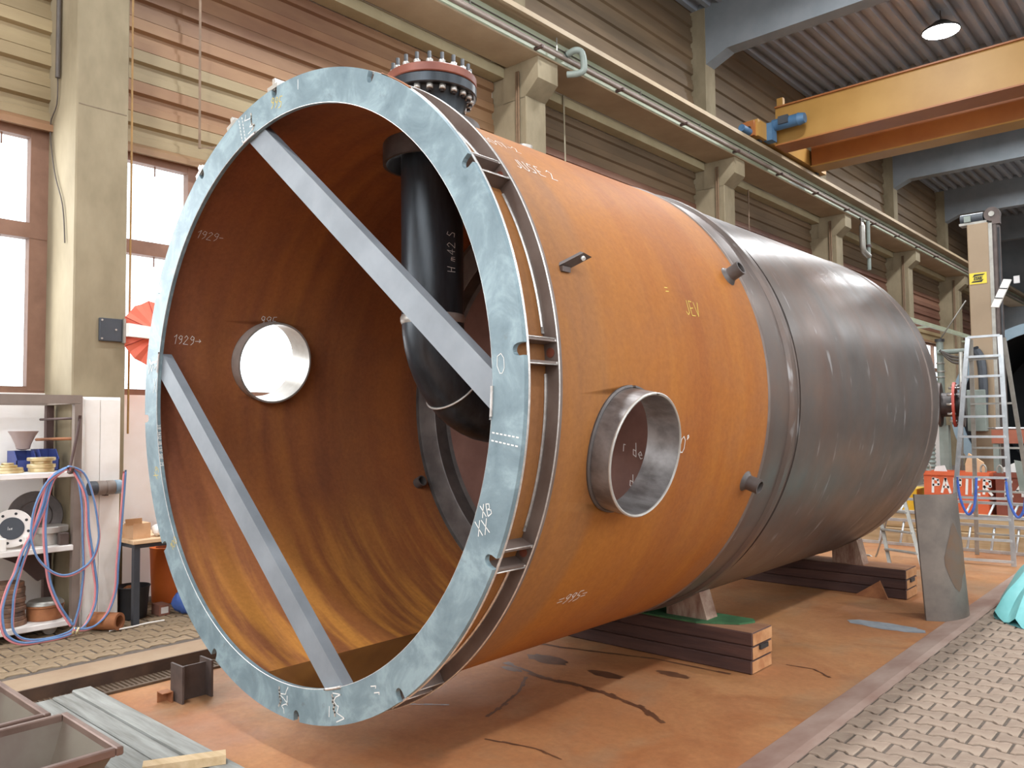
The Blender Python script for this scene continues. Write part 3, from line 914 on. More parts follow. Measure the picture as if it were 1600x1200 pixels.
# front flange with its twelve slots
SL = [4+30*i for i in range(12)]
def flange_samples():
    s_ = []
    R_ = 1.7055
    hw = degrees(0.026/R_)
    for a in SL:
        for k in range(11):
            t = -1+2*k/10
            s_.append((a+hw*t, R_-0.030-0.026*sqrt(max(0, 1-t*t))))
        s_.append((a-hw-.02, R_)); s_.append((a+hw+.02, R_))
        k = 1.6+hw
        while k < 30-hw-.5:
            s_.append((a+k, R_)); k += 1.5
    s_.sort()
    return s_
def annulus(samples, ri, y0, y1):
    m = MB(); n = len(samples)
    A = [tp(a, r, y0) for a, r in samples]; B = [tp(a, ri, y0) for a, r in samples]
    C = [tp(a, r, y1) for a, r in samples]; D = [tp(a, ri, y1) for a, r in samples]
    m.add(A+B+C+D, [(i, (i+1) % n, n+(i+1) % n, n+i) for i in range(n)] + [(2*n+i, 2*n+(i+1) % n, 3*n+(i+1) % n, 3*n+i) for i in range(n)]
          + [(i, (i+1) % n, 2*n+(i+1) % n, 2*n+i) for i in range(n)] + [(n+i, n+(i+1) % n, 3*n+(i+1) % n, 3*n+i) for i in range(n)])
    return m
FLG = obj('front_flange', annulus(flange_samples(), 1.531, Y0, Y0+.026), M_RING, TANK)
FLG['label'] = 'blue grey slotted front flange ring'
R2 = obj('stiffener_ring', annulus([(i*2.0, 1.703) for i in range(180)], 1.625, 2.622, 2.646), M_CHANNEL, TANK)
# bright burr on the flange edges and the weld lines
obj('flange_edge_bead', ring_tube(MB(), 1.704, Y0+.030, .006, a0=-60, a1=70), M_WELD, TANK)
obj('inner_edge_bead', ring_tube(MB(), 1.5315, Y0+.002, .0022), M_WELD, TANK)
obj('ring_edge_bead', ring_tube(MB(), 1.704, 2.624, .0035, a0=-80, a1=110), M_WELD, TANK)
for a in SL:
    obj('fillet_weld', ring_tube(MB(), 1.634, 2.617, .007, 24, 6, a+3, a+27), M_WELD, TANK)
# gusset pairs behind each slot
for a in SL:
    for s_ in (-1.6, 1.6):
        aa = a+s_
        n_ = tn(aa); tdir = Vector((-n_.z, 0, n_.x))
        c = tp(aa, 1.664, (Y0+.026+2.622)/2)
        g = obj('gusset', MB().obox(c, n_*.034, (0, .098, 0), tdir*.006), M_CHANNEL, TANK)
        obj('gusset_weld', MB().cyl(tp(aa, 1.632, 2.618), tp(aa, 1.70, 2.618), .006, n=6), M_WELD, g)
        obj('gusset_weld', MB().cyl(tp(aa+.25*(1 if s_ > 0 else -1), 1.699, Y0+.03), tp(aa+.25*(1 if s_ > 0 else -1), 1.699, 2.62), .0032, n=6), M_WELD, g)
    obj('bolt_hole', MB().cyl(tp(a, 1.664, 2.6215), tp(a, 1.664, 2.6185), .021, n=16), M_FLR, TANK)

# channel braces across the mouth
def brace(a1, r1, a2, r2, w, label):
    p = tp(a1, r1, 0); q = tp(a2, r2, 0)
    d = (q-p).normalized()
    s_ = Vector((-d.z, 0, d.x))            # sideways
    if s_.x+s_.z < 0: s_ = -s_
    y = Y0+.0262; dep = .062; th = .008
    m = MB()
    prof = [(-w/2, 0), (w/2, 0), (w/2, dep), (w/2-.012, dep), (w/2-.012, th), (-w/2+.012, th), (-w/2+.012, dep), (-w/2, dep)]
    m.prism([p + s_*a + Vector((0, y+b, 0)) for a, b in prof], q-p)
    o = obj('brace', m, M_BRACE, TANK); o['label'] = label
    for ae in (a1, a2):
        obj('brace_weld', ring_tube(MB(), 1.531, Y0-.002, .007, 10, 6, ae-2.6, ae+2.6), M_WELD, o)
    return o
brace(104.0, 1.575, -3.5, 1.575, .135, 'upper channel brace across the mouth')
brace(170.5, 1.575, -73.5, 1.575, .135, 'lower channel brace across the mouth')

# ports
for a, nm in ((PORT_A, 'manhole_neck'), (PORT_A+180, 'manhole_neck')):
    o = obj(nm, MB().pipe(tp(a, RI-.05 if a < 90 else RI-.10, PORT_Y), tp(a, RS+.115, PORT_Y), PORT_R-.002, PORT_R-.016, 72), M_GROUND if a < 90 else M_STEEL, TANK)
    n_ = tn(a)
    # saddle weld following the shell
    pts = []
    u_ = Vector((-n_.z, 0, n_.x))
    for i in range(73):
        th = 2*pi*i/72
        off = u_*cos(th)*PORT_R
        h_ = sqrt(RS**2-(cos(th)*PORT_R)**2) + .003
        pts.append(Vector((TX, PORT_Y+sin(th)*PORT_R, TZ)) + n_*h_ + off)
    obj('saddle_weld', MB().tube(pts, .012, 6), M_WELD if a > 90 else M_DKSTEEL, o)
    obj('rim', ring_tube.__globals__['MB']().tube([Vector((TX, PORT_Y, TZ)) + n_*(RS+.115) + u_*cos(2*pi*i/72)*(PORT_R-.008) + Vector((0, sin(2*pi*i/72)*(PORT_R-.008), 0)) for i in range(73)], .0075, 6), M_STEEL, o)
# small nozzles
def nozzle(a, y, r=.046, out=.10, inside=False, m=M_DKSTEEL):
    if not inside:
        o = obj('nozzle', MB().pipe(tp(a, RS-.01, y), tp(a, RS+out, y), r, r*.78, 24), m, TANK)
        obj('bore', MB().cyl(tp(a, RS+.0, y), tp(a, RS+.012, y), r*.8, n=20), M_BLACK, o)
        obj('nozzle_weld', MB().lathe(tp(a, RS-.004, y), tn(a), [(0, r+.022), (.014, r+.008), (.026, r)], 24), M_DKSTEEL, o)
    else:
        o = obj('nozzle', MB().pipe(tp(a, RI+.01, y), tp(a, RI-out, y), r, r*.78, 24), m, TANK)
        obj('bore', MB().cyl(tp(a, RI-.0, y), tp(a, RI-.012, y), r*.8, n=20), M_BLACK, o)
    return o
nozzle(26.5, 4.63); nozzle(-19.5, 4.64); nozzle(-155.0, 4.62, inside=True, out=.07)
nozzle(80, 4.05, .05, .09, m=M_STEEL)
nozzle(-83.0, 4.95, .04, .05, m=M_STEEL)
# flat bar bracket with its hole
n_ = tn(19.0)
bp = tp(19.0, RS-.004, 2.83); bd = Vector((.085, .085, .062)); bw = Vector((.0, .06, -.012)); bn = Vector((-.02, .0, .008))
BK = obj('bracket', MB().prism([bp, bp+bw, bp+bw+bd, bp+bd], bn), M_IBEAM, TANK)
hc = bp+bw*.5+bd*.8
hn = bd.cross(bw).normalized()
obj('bracket_hole', MB().cyl(hc-hn*.012, hc+hn*.012, .010, n=14), M_CHALK, BK)
obj('bracket_foot', MB().obox(bp+Vector((.012, .035, -.012)), (.012, 0, 0), (0, .03, 0), (0, 0, .012)), M_IBEAM, BK)
# lifting clips on the upper left of the flange
for a in (94.6, 110.0, 124.5):
    n_ = tn(a); td = Vector((-n_.z, 0, n_.x))
    o = obj('edge_clip', MB().obox(tp(a, 1.735, 2.47), n_*.035, (0, .06, 0), td*.012), M_WELD, TANK)
    obj('clip_foot', MB().obox(tp(a, 1.716, 2.45), n_*.012, (0, .05, 0), td*.05), M_STEEL, o)
obj('chalk_line', MB().tube([tp(a, 1.709, Y0+.02) for a in (62, 60, 58, 56, 54)], .006, 6), M_RUSTY, TANK)

# down pipe with elbow and the bolted flange pair on top
pts = [Vector((PX, PY, z)) for z in (3.9, 3.6, 3.2, 2.8, 2.42)]
for i in range(1, 13):
    th = (pi/2)*i/12
    pts.append(Vector((PX, PY+.6*(1-cos(th)), 2.42-.6*sin(th))))
pts += [Vector((PX, 4.4, 1.82)), Vector((PX, 4.95, 1.82))]
DP = obj('down_pipe', MB().tube(pts, .198, 40), M_PIPE, TANK)
DP['label'] = 'black down pipe with elbow inside the tank'
obj('pipe_weld', MB().lathe((PX, PY, 2.42), (0, 0, 1), [(-.03, .197), (-.012, .206), (.012, .206), (.03, .197)], 40), M_STEEL, DP)
obj('pipe_weld', MB().tube([Vector((PX+cos(2*pi*i/40)*.2, 4.07, 1.82+sin(2*pi*i/40)*.2)) for i in range(41)], .012, 6), M_STEEL, DP)
obj('pipe_weld', MB().tube([Vector((PX+cos(2*pi*i/40)*.2, PY+.6*(1-cos(pi/4))+sin(2*pi*i/40)*.2*sin(pi/4)*-1, 2.42-.6*sin(pi/4)+sin(2*pi*i/40)*.2*cos(pi/4)*-1)) for i in range(41)], .007, 6), M_STEEL, DP)
obj('nozzle_sleeve', MB().pipe((PX, PY, TZ+RI-.13), (PX, PY, TZ+RS+.10), .312, .292, 48), M_DKSTEEL, TANK)
def disc(z0, z1, r, m, nm, par):
    return obj(nm, MB().lathe((PX, PY, 0), (0, 0, 1), [(z0, .15), (z0, r-.006), (z0+.006, r), (z1-.006, r), (z1, r-.006), (z1, .001)], 64), m, par)
BF = disc(3.850, 3.915, .292, M_PIPE, 'weld_neck_flange', TANK)
obj('neck', MB().lathe((PX, PY, 0), (0, 0, 1), [(3.52, .20), (3.74, .20), (3.81, .225), (3.850, .245)], 48), M_PIPE, BF)
BL = disc(3.918, 3.975, .292, M_FLR, 'blind_flange', TANK)
for i in range(20):
    a = 2*pi*(i+.5)/20
    x, y = PX+cos(a)*.25, PY+sin(a)*.25
    sb = obj('stud_bolt', MB().cyl((x, y, 3.805), (x, y, 4.052), .0125, n=8), M_BLACK, BL)
    obj('nut', MB().cyl((x, y, 3.975), (x, y, 4.003), .022, n=6), M_STEEL, sb)
    obj('nut', MB().cyl((x, y, 3.820), (x, y, 3.850), .022, n=6), M_STEEL, sb)
# rusty water lying in the bottom
wz = 0.362
hw = sqrt(RI**2-(TZ-wz)**2)
wm = MB(); wm.box(TX-hw, TX+hw, Y0+.02, 4.74, wz-.004, wz)
obj('rusty_water', wm, M_WATER, TANK)
# brown end dam so the pool has a front edge
obj('pool_dam', annulus([(-105+i*30/20, RI) for i in range(21)], 1.5695, Y0+.03, Y0+.04).__class__().add([tp(-105+30*i/20, RI, Y0+.03) for i in range(21)], [list(range(21))]), M_WATER, TANK)

# chalk marks
def on_shell(a0, y0_, r, sgn=1):
    """u runs along +Y, v runs up round the shell"""
    def fn(u, v): return tp(a0+sgn*degrees(v/r), r, y0_+u)
    def nr(u, v): return tn(a0+sgn*degrees(v/r))
    return fn, nr
def chalk(text, a, y, h, w, m=M_CHALK, inside=False, tilt=0.0):
    r = (RS+.002) if not inside else (RI-.002)
    fn, nr = on_shell(a, y, r, 1 if not inside else -1)
    obj('chalk_mark', write(MB(), text, fn, h, w, nr), m, TANK)
chalk('120*', -12.0, 3.655, .085, .005)
chalk('JEV', 14.5, 3.90, .085, .005, M_CHALKY)
chalk('=', 18.0, 3.74, .06, .005, M_CHALKY)
chalk('=995=', -42.0, 3.18, .07, .005)
chalk('JUSE 2', 41.0, 2.92, .085, .005)
chalk('1017-2', 48.5, 2.86, .07, .004)
chalk('1929>', 166.0, 2.52, .06, .004, inside=True)
chalk('1929-', 139.0, 2.50, .06, .003, inside=True)
chalk('995', 159.5, 3.14, .07, .004, inside=True)
# marks on the flange face
def on_flange(a0, r0, rot=0.0):
    c = tp(a0, r0, Y0-.0015); e1 = Vector((cos(rot), 0, sin(rot))); e2 = Vector((-sin(rot), 0, cos(rot)))
    return (lambda u, v: c+e1*u+e2*v), (lambda u, v: Vector((0, -1, 0)))
def fchalk(text, a, r, h, w, m=M_CHALK, rot=0.0):
    fn, nr = on_flange(a, r, rot)
    obj('chalk_mark', write(MB(), text, fn, h, w, nr), m, TANK)
fchalk('995', 95.5, 1.60, .06, .004, M_CHALKY, -.2)
fchalk('XX', -24, 1.58, .06, .004, M_CHALK, .3)
fchalk('XB', -21, 1.575, .05, .004, M_CHALK, .3)
fchalk('vv', -60.5, 1.625, .035, .005, M_CHALK, 2.4)
fchalk('|', -89, 1.64, .05, .006); fchalk('|', -76, 1.66, .05, .005); fchalk('|', 86, 1.63, .05, .004)
fchalk('X9', 199, 1.59, .06, .004, M_CHALKY, 1.2); fchalk('100', 217, 1.60, .05, .004, M_CHALKY, .8)
fchalk('X', 178, 1.58, .09, .004); fchalk('0', 1, 1.56, .08, .003)
# grinding dashes beside the brace ends
for a, r0 in ((107, 1.56), (-8, 1.55)):
    m = MB()
    for j in range(2):
        for i in range(7):
            p = tp(a-j*1.2, 1.545+i*.022, Y0-.0015); q = tp(a-j*1.2, 1.556+i*.022, Y0-.0015)
            m.ribbon([p, q], .006, (0, -1, 0))
    obj('chalk_dashes', m, M_CHALK, TANK)
for a in (103.5, 172.0, -73.0, -90.0):
    m = MB(); rq = random.Random(int(a*10))
    pts = [tp(a+rq.uniform(-1.8, 1.8), 1.55+.135*i/9+rq.uniform(-.01, .01), Y0-.0015) for i in range(10)]
    m.ribbon(pts, .005, (0, -1, 0))
    obj('chalk_scribble', m, M_CHALK, TANK)
    m = MB()
    m.ribbon([tp(a-1.2+rq.uniform(-.5, .5), 1.56+.10*i/6, Y0-.0015) for i in range(7)], .012, (0, -1, 0))
    obj('weld_spatter', m, M_WELD, TANK)
# stamped lettering on the inner edge of the flange
m = MB()
def fn(u, v): return tp(186+degrees(u/1.53), 1.5295, Y0+.003+v)
def nr(u, v): return -tn(186+degrees(u/1.53))
write(m, '31E 3432 HB S1E SHEL 25', fn, .020, .003, nr)
obj('edge_lettering', m, M_CHALK, TANK)
# marks on the head and the pipe
def head_fn(x, z, y):
    return (lambda u, v: Vector((x+u*.9, y, z+v-u*.35))), (lambda u, v: Vector((0, -1, 0)))
for txt, x, z, h in (('Yober mm 22', -4.72, 1.62, .09), ('YS', -4.62, 1.98, .07), ('r dem', -3.35, 1.55, .10), ('d som', -3.3, 1.30, .09)):
    f_, n_ = head_fn(x, z, 4.885 if x < -4 else 4.93)
    obj('chalk_mark', write(MB(), txt, f_, h, .006, n_), M_CHALK, TANK)
f_, n_ = head_fn(-3.0, 1.9, 4.89)
obj('chalk_mark', write(MB(), 'v', f_, .16, .02, n_), M_CHALKB, TANK)
def pfn(u, v):
    a = radians(2)-v/.2
    return Vector((PX+cos(a)*.2, PY+sin(a)*.2, 2.70+u))
obj('chalk_mark', write(MB(), 'HOm42 S', pfn, .06, .003, lambda u, v: Vector((cos(radians(2)-v/.2), sin(radians(2)-v/.2), 0))), M_CHALK, DP)
for zz in (3.2, 2.62):
    obj('paint_dot', MB().tube([Vector((PX+cos(radians(-150)+sin(k*.8)*.05)*.2, PY+sin(radians(-150)+sin(k*.8)*.05)*.2, zz+cos(k*.8)*.014)) for k in range(9)], .003, 5), M_CHALK, DP)

# ================================================================== TIMBER BLOCKS UNDER THE TANK
def timber(x0, x1, y0, y1, label, h=0.288):
    t = thing('timber_block', label, 'timber block', ((x0+x1)/2, (y0+y1)/2, 0), 'timber blocks under the tank')
    k = h/3
    for i in range(3):
        dx = random.uniform(-.008, .008)
        o = obj('beam', MB().cboxes(x0, x1+dx, y0+random.uniform(0, .006), y1, i*k+.001, (i+1)*k-.002, .007), M_TIMBER, t)
        e_ = obj('end_grain', MB().box(x1+dx, x1+dx+.003, y0+.01, y1-.008, i*k+.008, (i+1)*k-.009), M_TIMBEND, o)
        if i == 2: obj('worn_top', MB().box(x0+.01, x1+dx-.006, y0+.012, y1-.01, h-.0025, h-.0005), M_TIMBTOP, o)
    obj('end_strap', MB().box(x1+.006, x1+.02, y0+.10, y0+.22, h*.55, h*.66), M_BLACK, t)
    return t
timber(-4.95, -2.57, 5.31, 5.63, 'dark layered timber block under the middle of the tank')
timber(-4.95, -2.48, 8.47, 8.82, 'dark layered timber block under the far end of the tank')
m = MB()
mpts = [(-4.4, 5.315), (-3.5, 5.315), (-3.0, 5.315), (-2.86, 5.40), (-2.74, 5.47), (-2.68, 5.60), (-2.72, 5.66), (-4.4, 5.66)]
m.prism([(x, y, .2885) for x, y in mpts], (0, 0, .012))
tag(obj('rubber_mat', m, M_GMAT), 'green rubber mat on the nearer timber block', 'mat')
def wedge(x0, x1, y0, y1, z0, label):
    # left face follows the shell, right side is cut square
    zt = lambda x: TZ - sqrt(RS**2-(x-TX)**2) - .004
    top = [(x0+(x1-x0)*i/6) for i in range(7)]
    poly = [(x0, y0, z0)] + [(x, y0, max(z0+.004, zt(x))) for x in top] + [(x1+.06, y0, z0)]
    return tag(obj('wooden_wedge', MB().prism(poly, (0, y1-y0, 0)), M_WEDGE), label, 'wedge', 'wooden wedges under the tank')
wedge(-3.30, -3.02, 5.40, 5.56, .301, 'worn wooden wedge on the green mat')
wedge(-3.2, -2.95, 8.50, 8.66, .289, 'pale wooden wedge on the farther timber block')
tag(obj('scrap_triangle', MB().prism([(-2.95, 8.40, 0.001), (-2.62, 8.36, .001), (-2.72, 8.44, .16)], (.0, .03, 0)), M_RUSTY), 'rusty triangular offcut leaning on the farther timber block', 'steel offcut')

# ================================================================== OVERHEAD CRANE
t = thing('overhead_crane', 'yellow double-girder overhead crane bridging the hall', 'crane', (-7.0, 16.2, 7.45))
obj('girder', MB().box(-6.95, 9.0, 16.05, 16.45, 7.50, 8.28), M_CRANE, t)
obj('girder_flange', MB().box(-6.95, 9.0, 16.0, 16.52, 8.28, 8.31), M_CRANEO, t)
obj('girder_flange', MB().box(-6.95, 9.0, 15.98, 16.56, 7.47, 7.50), M_CRANEO, t)
obj('girder', MB().box(-6.9, 9.0, 17.80, 18.2, 7.46, 8.28), M_CRANEO, t)
obj('girder_flange', MB().box(-6.9, 9.0, 17.74, 18.26, 7.43, 7.46), M_CRANE, t)
ec = obj('end_carriage', MB().box(-7.2, -6.95, 15.2, 18.8, 7.50, 7.84), M_CRANE, t)
for y in (15.5, 18.5):
    obj('wheel', MB().cyl((-7.13, y, 7.53), (-7.03, y, 7.53), .08, n=20), M_BLACK, ec)
obj('end_plate', MB().box(-7.24, -7.0, 15.12, 15.2, 7.50, 7.80), M_CRANEO, ec)
obj('bolt_hole', MB().cyl((-7.1, 15.12, 7.66), (-7.1, 15.11, 7.66), .04, n=14), M_BLACK, ec)
obj('post', MB().box(-6.98, -6.85, 16.2, 16.3, 8.31, 8.55), M_CRANE, t)
mo = obj('drive_motor', MB().cyl((-6.88, 15.78, 7.83), (-6.35, 15.78, 7.83), .12, n=18), M_BLUEP, t)
obj('motor_fan_cover', MB().cyl((-6.35, 15.78, 7.83), (-6.22, 15.78, 7.83), .13, .10, n=18), M_BLUEP, mo)
obj('gearbox', MB().obox((-6.93, 15.72, 7.67), (.09, 0, 0), (0, .12, 0), (0, 0, .18)), M_BLUEP, mo)
obj('terminal_box', MB().obox((-6.62, 15.66, 7.86), (.1, 0, 0), (0, .03, 0), (0, 0, .08)), M_ANTH, mo)
obj('buffer', MB().cyl((-7.1, 15.12, 7.58), (-7.1, 14.78, 7.58), .07, n=12), M_BLUEP, ec)

# ================================================================== LEFT SIDE: RACK, LOCKER, BENCH
FZ = 0.083
t = thing('shelf_rack', 'grey steel rack with white shelves by the window', 'shelf rack', (-7.5, 1.6, FZ))
for (x, y) in ((-7.2, 2.58), (-7.85, 2.58), (-7.2, 0.55), (-7.85, 0.55)):
    obj('upright', MB().box(x-.03, x+.03, y-.03, y+.03, FZ+.05, 1.958), M_RACK if x > -7.5 else M_RACKDK, t)
obj('top_rail', MB().box(-7.23, -7.17, .52, 2.61, 1.96, 2.03), M_RACK, t)
obj('top_rail', MB().box(-7.88, -7.82, .52, 2.61, 1.96, 2.03), M_RACK, t)
obj('top_rail', MB().box(-7.82, -7.23, 2.55, 2.61, 1.96, 2.03), M_RACK, t)
for z in (1.40, .80, .195):
    s_ = obj('shelf', MB().cboxes(-7.88, -7.165, .56, 2.555, z-.045, z, .005), M_SHELF, t)
obj('cross_bar', MB().cyl((-7.82, 2.50, 1.835), (-7.2, 2.60, 1.84), .011, n=8), M_RACKDK, t)
obj('cross_bar', MB().cyl((-7.85, 2.48, 1.66), (-7.2, 2.60, 1.67), .013, n=8), M_RUSTY, t)
obj('diagonal_brace', MB().prism([(-7.7, 2.05, .76), (-7.7, 2.52, .76), (-7.7, 2.55, .50), (-7.7, 2.45, .46), (-7.7, 2.3, .62)], (.05, 0, 0)), M_RACKDK, t)
for y in (2.42, .7):
    c_ = obj('caster', MB().cyl((-7.30, y, FZ+.055), (-7.26, y, FZ+.055), .055, n=24), M_ALUD, t)
    obj('caster_fork', MB().box(-7.33, -7.24, y-.03, y+.03, FZ+.07, .152), M_RACKDK, c_)
# bar with hook carrying the hoses
tag(obj('hook_bar', MB().tube([(-7.14, 2.58, 1.86), (-7.13, 2.56, 1.72), (-7.12, 2.50, 1.43), (-7.09, 2.48, 1.40), (-7.02, 2.48, 1.40), (-6.99, 2.48, 1.44)], .012, 8, sub=2), M_RACKDK), 'dark bent hook bar holding the coiled hoses', 'hook')

def flange_stack(name, label, cat, x, y, z, discs, m, group=None, axis=(0, 0, 1), holes=True):
    """discs: (thickness, radius) from the bottom up"""
    t = thing(name, label, cat, (x, y, z), group)
    a = Vector(axis).normalized(); p = Vector((x, y, z))
    for th, r in discs:
        o = obj('disc', MB().lathe(p, a, [(0, .001), (0, r-.004), (.004, r), (th-.004, r), (th, r-.004), (th, .001)], 40), m, t)
        p = p + a*th
    return t
flange_stack('zinc_flange', 'low golden flange with raised hub on the top shelf', 'flange', -7.36, 2.12, 1.401, [(.022, .115), (.022, .11), (.02, .07), (.018, .045)], M_BRASS, 'golden flanges on the top shelf')
flange_stack('zinc_flange', 'stack of golden flanges beside the blue bins on the top shelf', 'flange', -7.34, 2.36, 1.401, [(.035, .095), (.03, .105), (.026, .08), (.028, .105)], M_BRASS, 'golden flanges on the top shelf')
def bin_(x, y, z, sx, sy, h, label):
    t = MB()
    th = .006
    t.box(x-sx, x+sx, y-sy, y+sy, z, z+th)
    t.box(x-sx, x-sx+th, y-sy, y+sy, z, z+h); t.box(x+sx-th, x+sx, y-sy, y+sy, z, z+h*.55)
    for s_ in (-1, 1):
        yy = y+s_*(sy-th/2)
        t.prism([(x-sx, yy-th/2, z), (x+sx, yy-th/2, z), (x+sx, yy-th/2, z+h*.55), (x+sx*.4, yy-th/2, z+h), (x-sx, yy-th/2, z+h)], (0, th, 0))
    return tag(obj('storage_bin', t, M_BLUEBOX), label, 'storage bin', 'blue bins on the top shelf')
bin_(-7.62, 2.30, 1.401, .12, .075, .17, 'open blue plastic bin under the grey funnel')
bin_(-7.60, 2.47, 1.401, .13, .07, .18, 'open blue plastic bin behind the golden flange stack')
bin_(-7.45, 1.93, 1.401, .12, .055, .22, 'dark blue plastic bin at the left picture edge')
tag(obj('plastic_funnel', MB().lathe((-7.66, 2.32, 1.575), (0, 0, 1), [(0, .02), (.01, .05), (.05, .06), (.12, .09), (.16, .115), (.162, .105), (.11, .08), (.02, .04)], 28), M_GREYPL), 'grey translucent plastic funnel above the blue bins', 'funnel')

# middle shelf
t = thing('blind_flange', 'pale round flange with dark centre and bolt holes propped on the middle shelf', 'flange', (-7.30, 2.14, .801))
c_ = Vector((-7.30, 2.14, .965)); ax_ = Vector((1, -.25, .05)).normalized()
obj('ring', MB().lathe(c_, ax_, [(0, .001), (0, .145), (.03, .15), (.035, .145), (.035, .001)], 44), M_SHELF, t)
obj('raised_face', MB().lathe(c_, ax_, [(.035, .088), (.042, .086), (.042, .001)], 36), M_ANTH, t)
u_, v_ = MB().frame(ax_)
for i in range(8):
    a = 2*pi*(i+.3)/8
    obj('bolt_hole', MB().cyl(c_+ax_*.03+(u_*cos(a)+v_*sin(a))*.117, c_+ax_*.0365+(u_*cos(a)+v_*sin(a))*.117, .011, n=10), M_BLACK, t)
m_ = MB(); f0 = c_+ax_*.043
write(m_, 'Iom', lambda u, v: f0+Vector((0, u-.03, v-.01)), .025, .003, lambda u, v: ax_)
obj('chalk_lettering', m_, M_CHALK, t)
for y, l in ((2.05, 'left white support block under the pale flange'), (2.23, 'right white support block under the pale flange')):
    tag(obj('support_block', MB().cboxes(-7.245, -7.185, y-.025, y+.025, .801, .90, .004), M_WHITE), l, 'block', 'white blocks on the middle shelf')
t = thing('large_flange', 'large dark flange leaning at the back of the middle shelf', 'flange', (-7.66, 2.42, .801))
ax2 = Vector((1, -.2, .12)).normalized()
obj('ring', MB().lathe((-7.66, 2.42, 1.012), ax2, [(0, .001), (0, .205), (.035, .21), (.045, .205), (.045, .13), (.055, .12), (.055, .001)], 44), M_DKSTEEL, t)
flange_stack('machined_flange', 'bright flange lying on dark blocks on the middle shelf', 'flange', -7.38, 2.43, .801, [(.10, .11), (.05, .15)], M_STEEL)
tag(obj('steel_offcut', MB().cboxes(-7.255, -7.19, 2.46, 2.53, .801, .90, .004), M_IBEAM), 'dark steel offcut at the right end of the middle shelf', 'steel offcut')
# bottom shelf
flange_stack('ring_stack', 'tall stack of dark and rusty flange rings on the bottom shelf', 'flange', -7.36, 2.13, .196, [(.04, .145), (.035, .135), (.035, .13), (.04, .138), (.03, .13), (.04, .135), (.035, .13), (.04, .132), (.04, .125)], mat('sooty_rust', (84, 68, 60), (140, 104, 80), 9, .6))
t = flange_stack('lid_stack', 'low stack of round rusty lids with pale top on the bottom shelf', 'lid', -7.38, 2.42, .196, [(.10, .135), (.02, .14)], M_RUSTY)
obj('top_lid', MB().lathe((-7.38, 2.42, .316), (0, 0, 1), [(0, .14), (.012, .138), (.03, .12), (.03, .001)], 40), M_ALUD, t)

# locker panel in front of the column, round tool, bracket with red hood
t = thing('white_locker', 'narrow pale locker standing before the leftmost column', 'locker', (-7.37, 2.80, FZ))
obj('body', MB().cboxes(-7.48, -7.26, 2.645, 2.955, FZ, 2.02, .006), M_PLASTER, t)
obj('door', MB().cboxes(-7.26, -7.245, 2.655, 2.78, FZ+.03, 2.0, .003), M_WHITE, t)
obj('door', MB().cboxes(-7.26, -7.245, 2.785, 2.945, FZ+.03, 2.0, .003), M_WHITE, t)
t = thing('banded_tube', 'horizontal grey banded tube with a blue end beside the hose', 'tube', (-7.175, 2.83, 1.19))
yy = 2.67
for i, (ln, m_) in enumerate(((.06, M_ANTH), (.07, M_RACK), (.07, M_RACK), (.055, M_BLUEG))):
    obj('section', MB().lathe((-7.175, yy, 1.25), (0, 1, 0), [(0, .001), (0, .056), (.006, .06), (ln-.006, .06), (ln, .056), (ln, .001)], 24), m_, t)
    yy += ln+.002
obj('wall_clip', MB().box(-7.243, -7.175, 2.8, 2.83, 1.18, 1.2), M_RACKDK, t)
t = thing('red_hood', 'salmon red pleated fabric hood on a white arm by the window', 'hood', (-7.42, 3.1, 2.6))
obj('mounting_plate', MB().cboxes(-7.5, -7.47, 2.85, 3.045, 2.53, 2.735, .004), M_ANTH, t)
for y, z in ((2.87, 2.55), (2.87, 2.715), (2.99, 2.635)):
    obj('bolt', MB().cyl((-7.47, y, z), (-7.462, y, z), .009, n=8), M_STEEL, t)
obj('hinge', MB().box(-7.49, -7.45, 3.05, 3.07, 2.52, 2.74), M_ALUD, t)
obj('arm', MB().prism([(-7.46, 3.07, 2.58), (-7.46, 3.07, 2.70), (-7.36, 3.40, 2.655), (-7.36, 3.40, 2.555)], (.045, .01, 0)), M_WHITE, t)
hd = MB()
n_ = 14; cen = Vector((-7.40, 3.36, 2.63)); 
rim = []
for i in range(2*n_):
    a = 2*pi*i/(2*n_)
    rr = .31 if i % 2 == 0 else .295
    rim.append(cen+Vector((-.10-.02*(i % 2), cos(a)*rr, sin(a)*rr)))
hd.add([cen+Vector((-.02, 0, 0))]+rim, [(0, 1+i, 1+(i+1) % (2*n_)) for i in range(2*n_)])
hd.add([cen+Vector((-.14, 0, 0))]+rim, [(0, 1+(i+1) % (2*n_), 1+i) for i in range(2*n_)])
obj('hood_fabric', hd, M_REDFAB, t)
for i in range(0, 2*n_, 4):
    obj('fabric_seam', MB().cyl(cen+Vector((-.018, 0, 0)), rim[i]+Vector((.004, 0, 0)), .004, n=5), mat('dark_red_seam', (170, 70, 56), None, 4, .8), t)

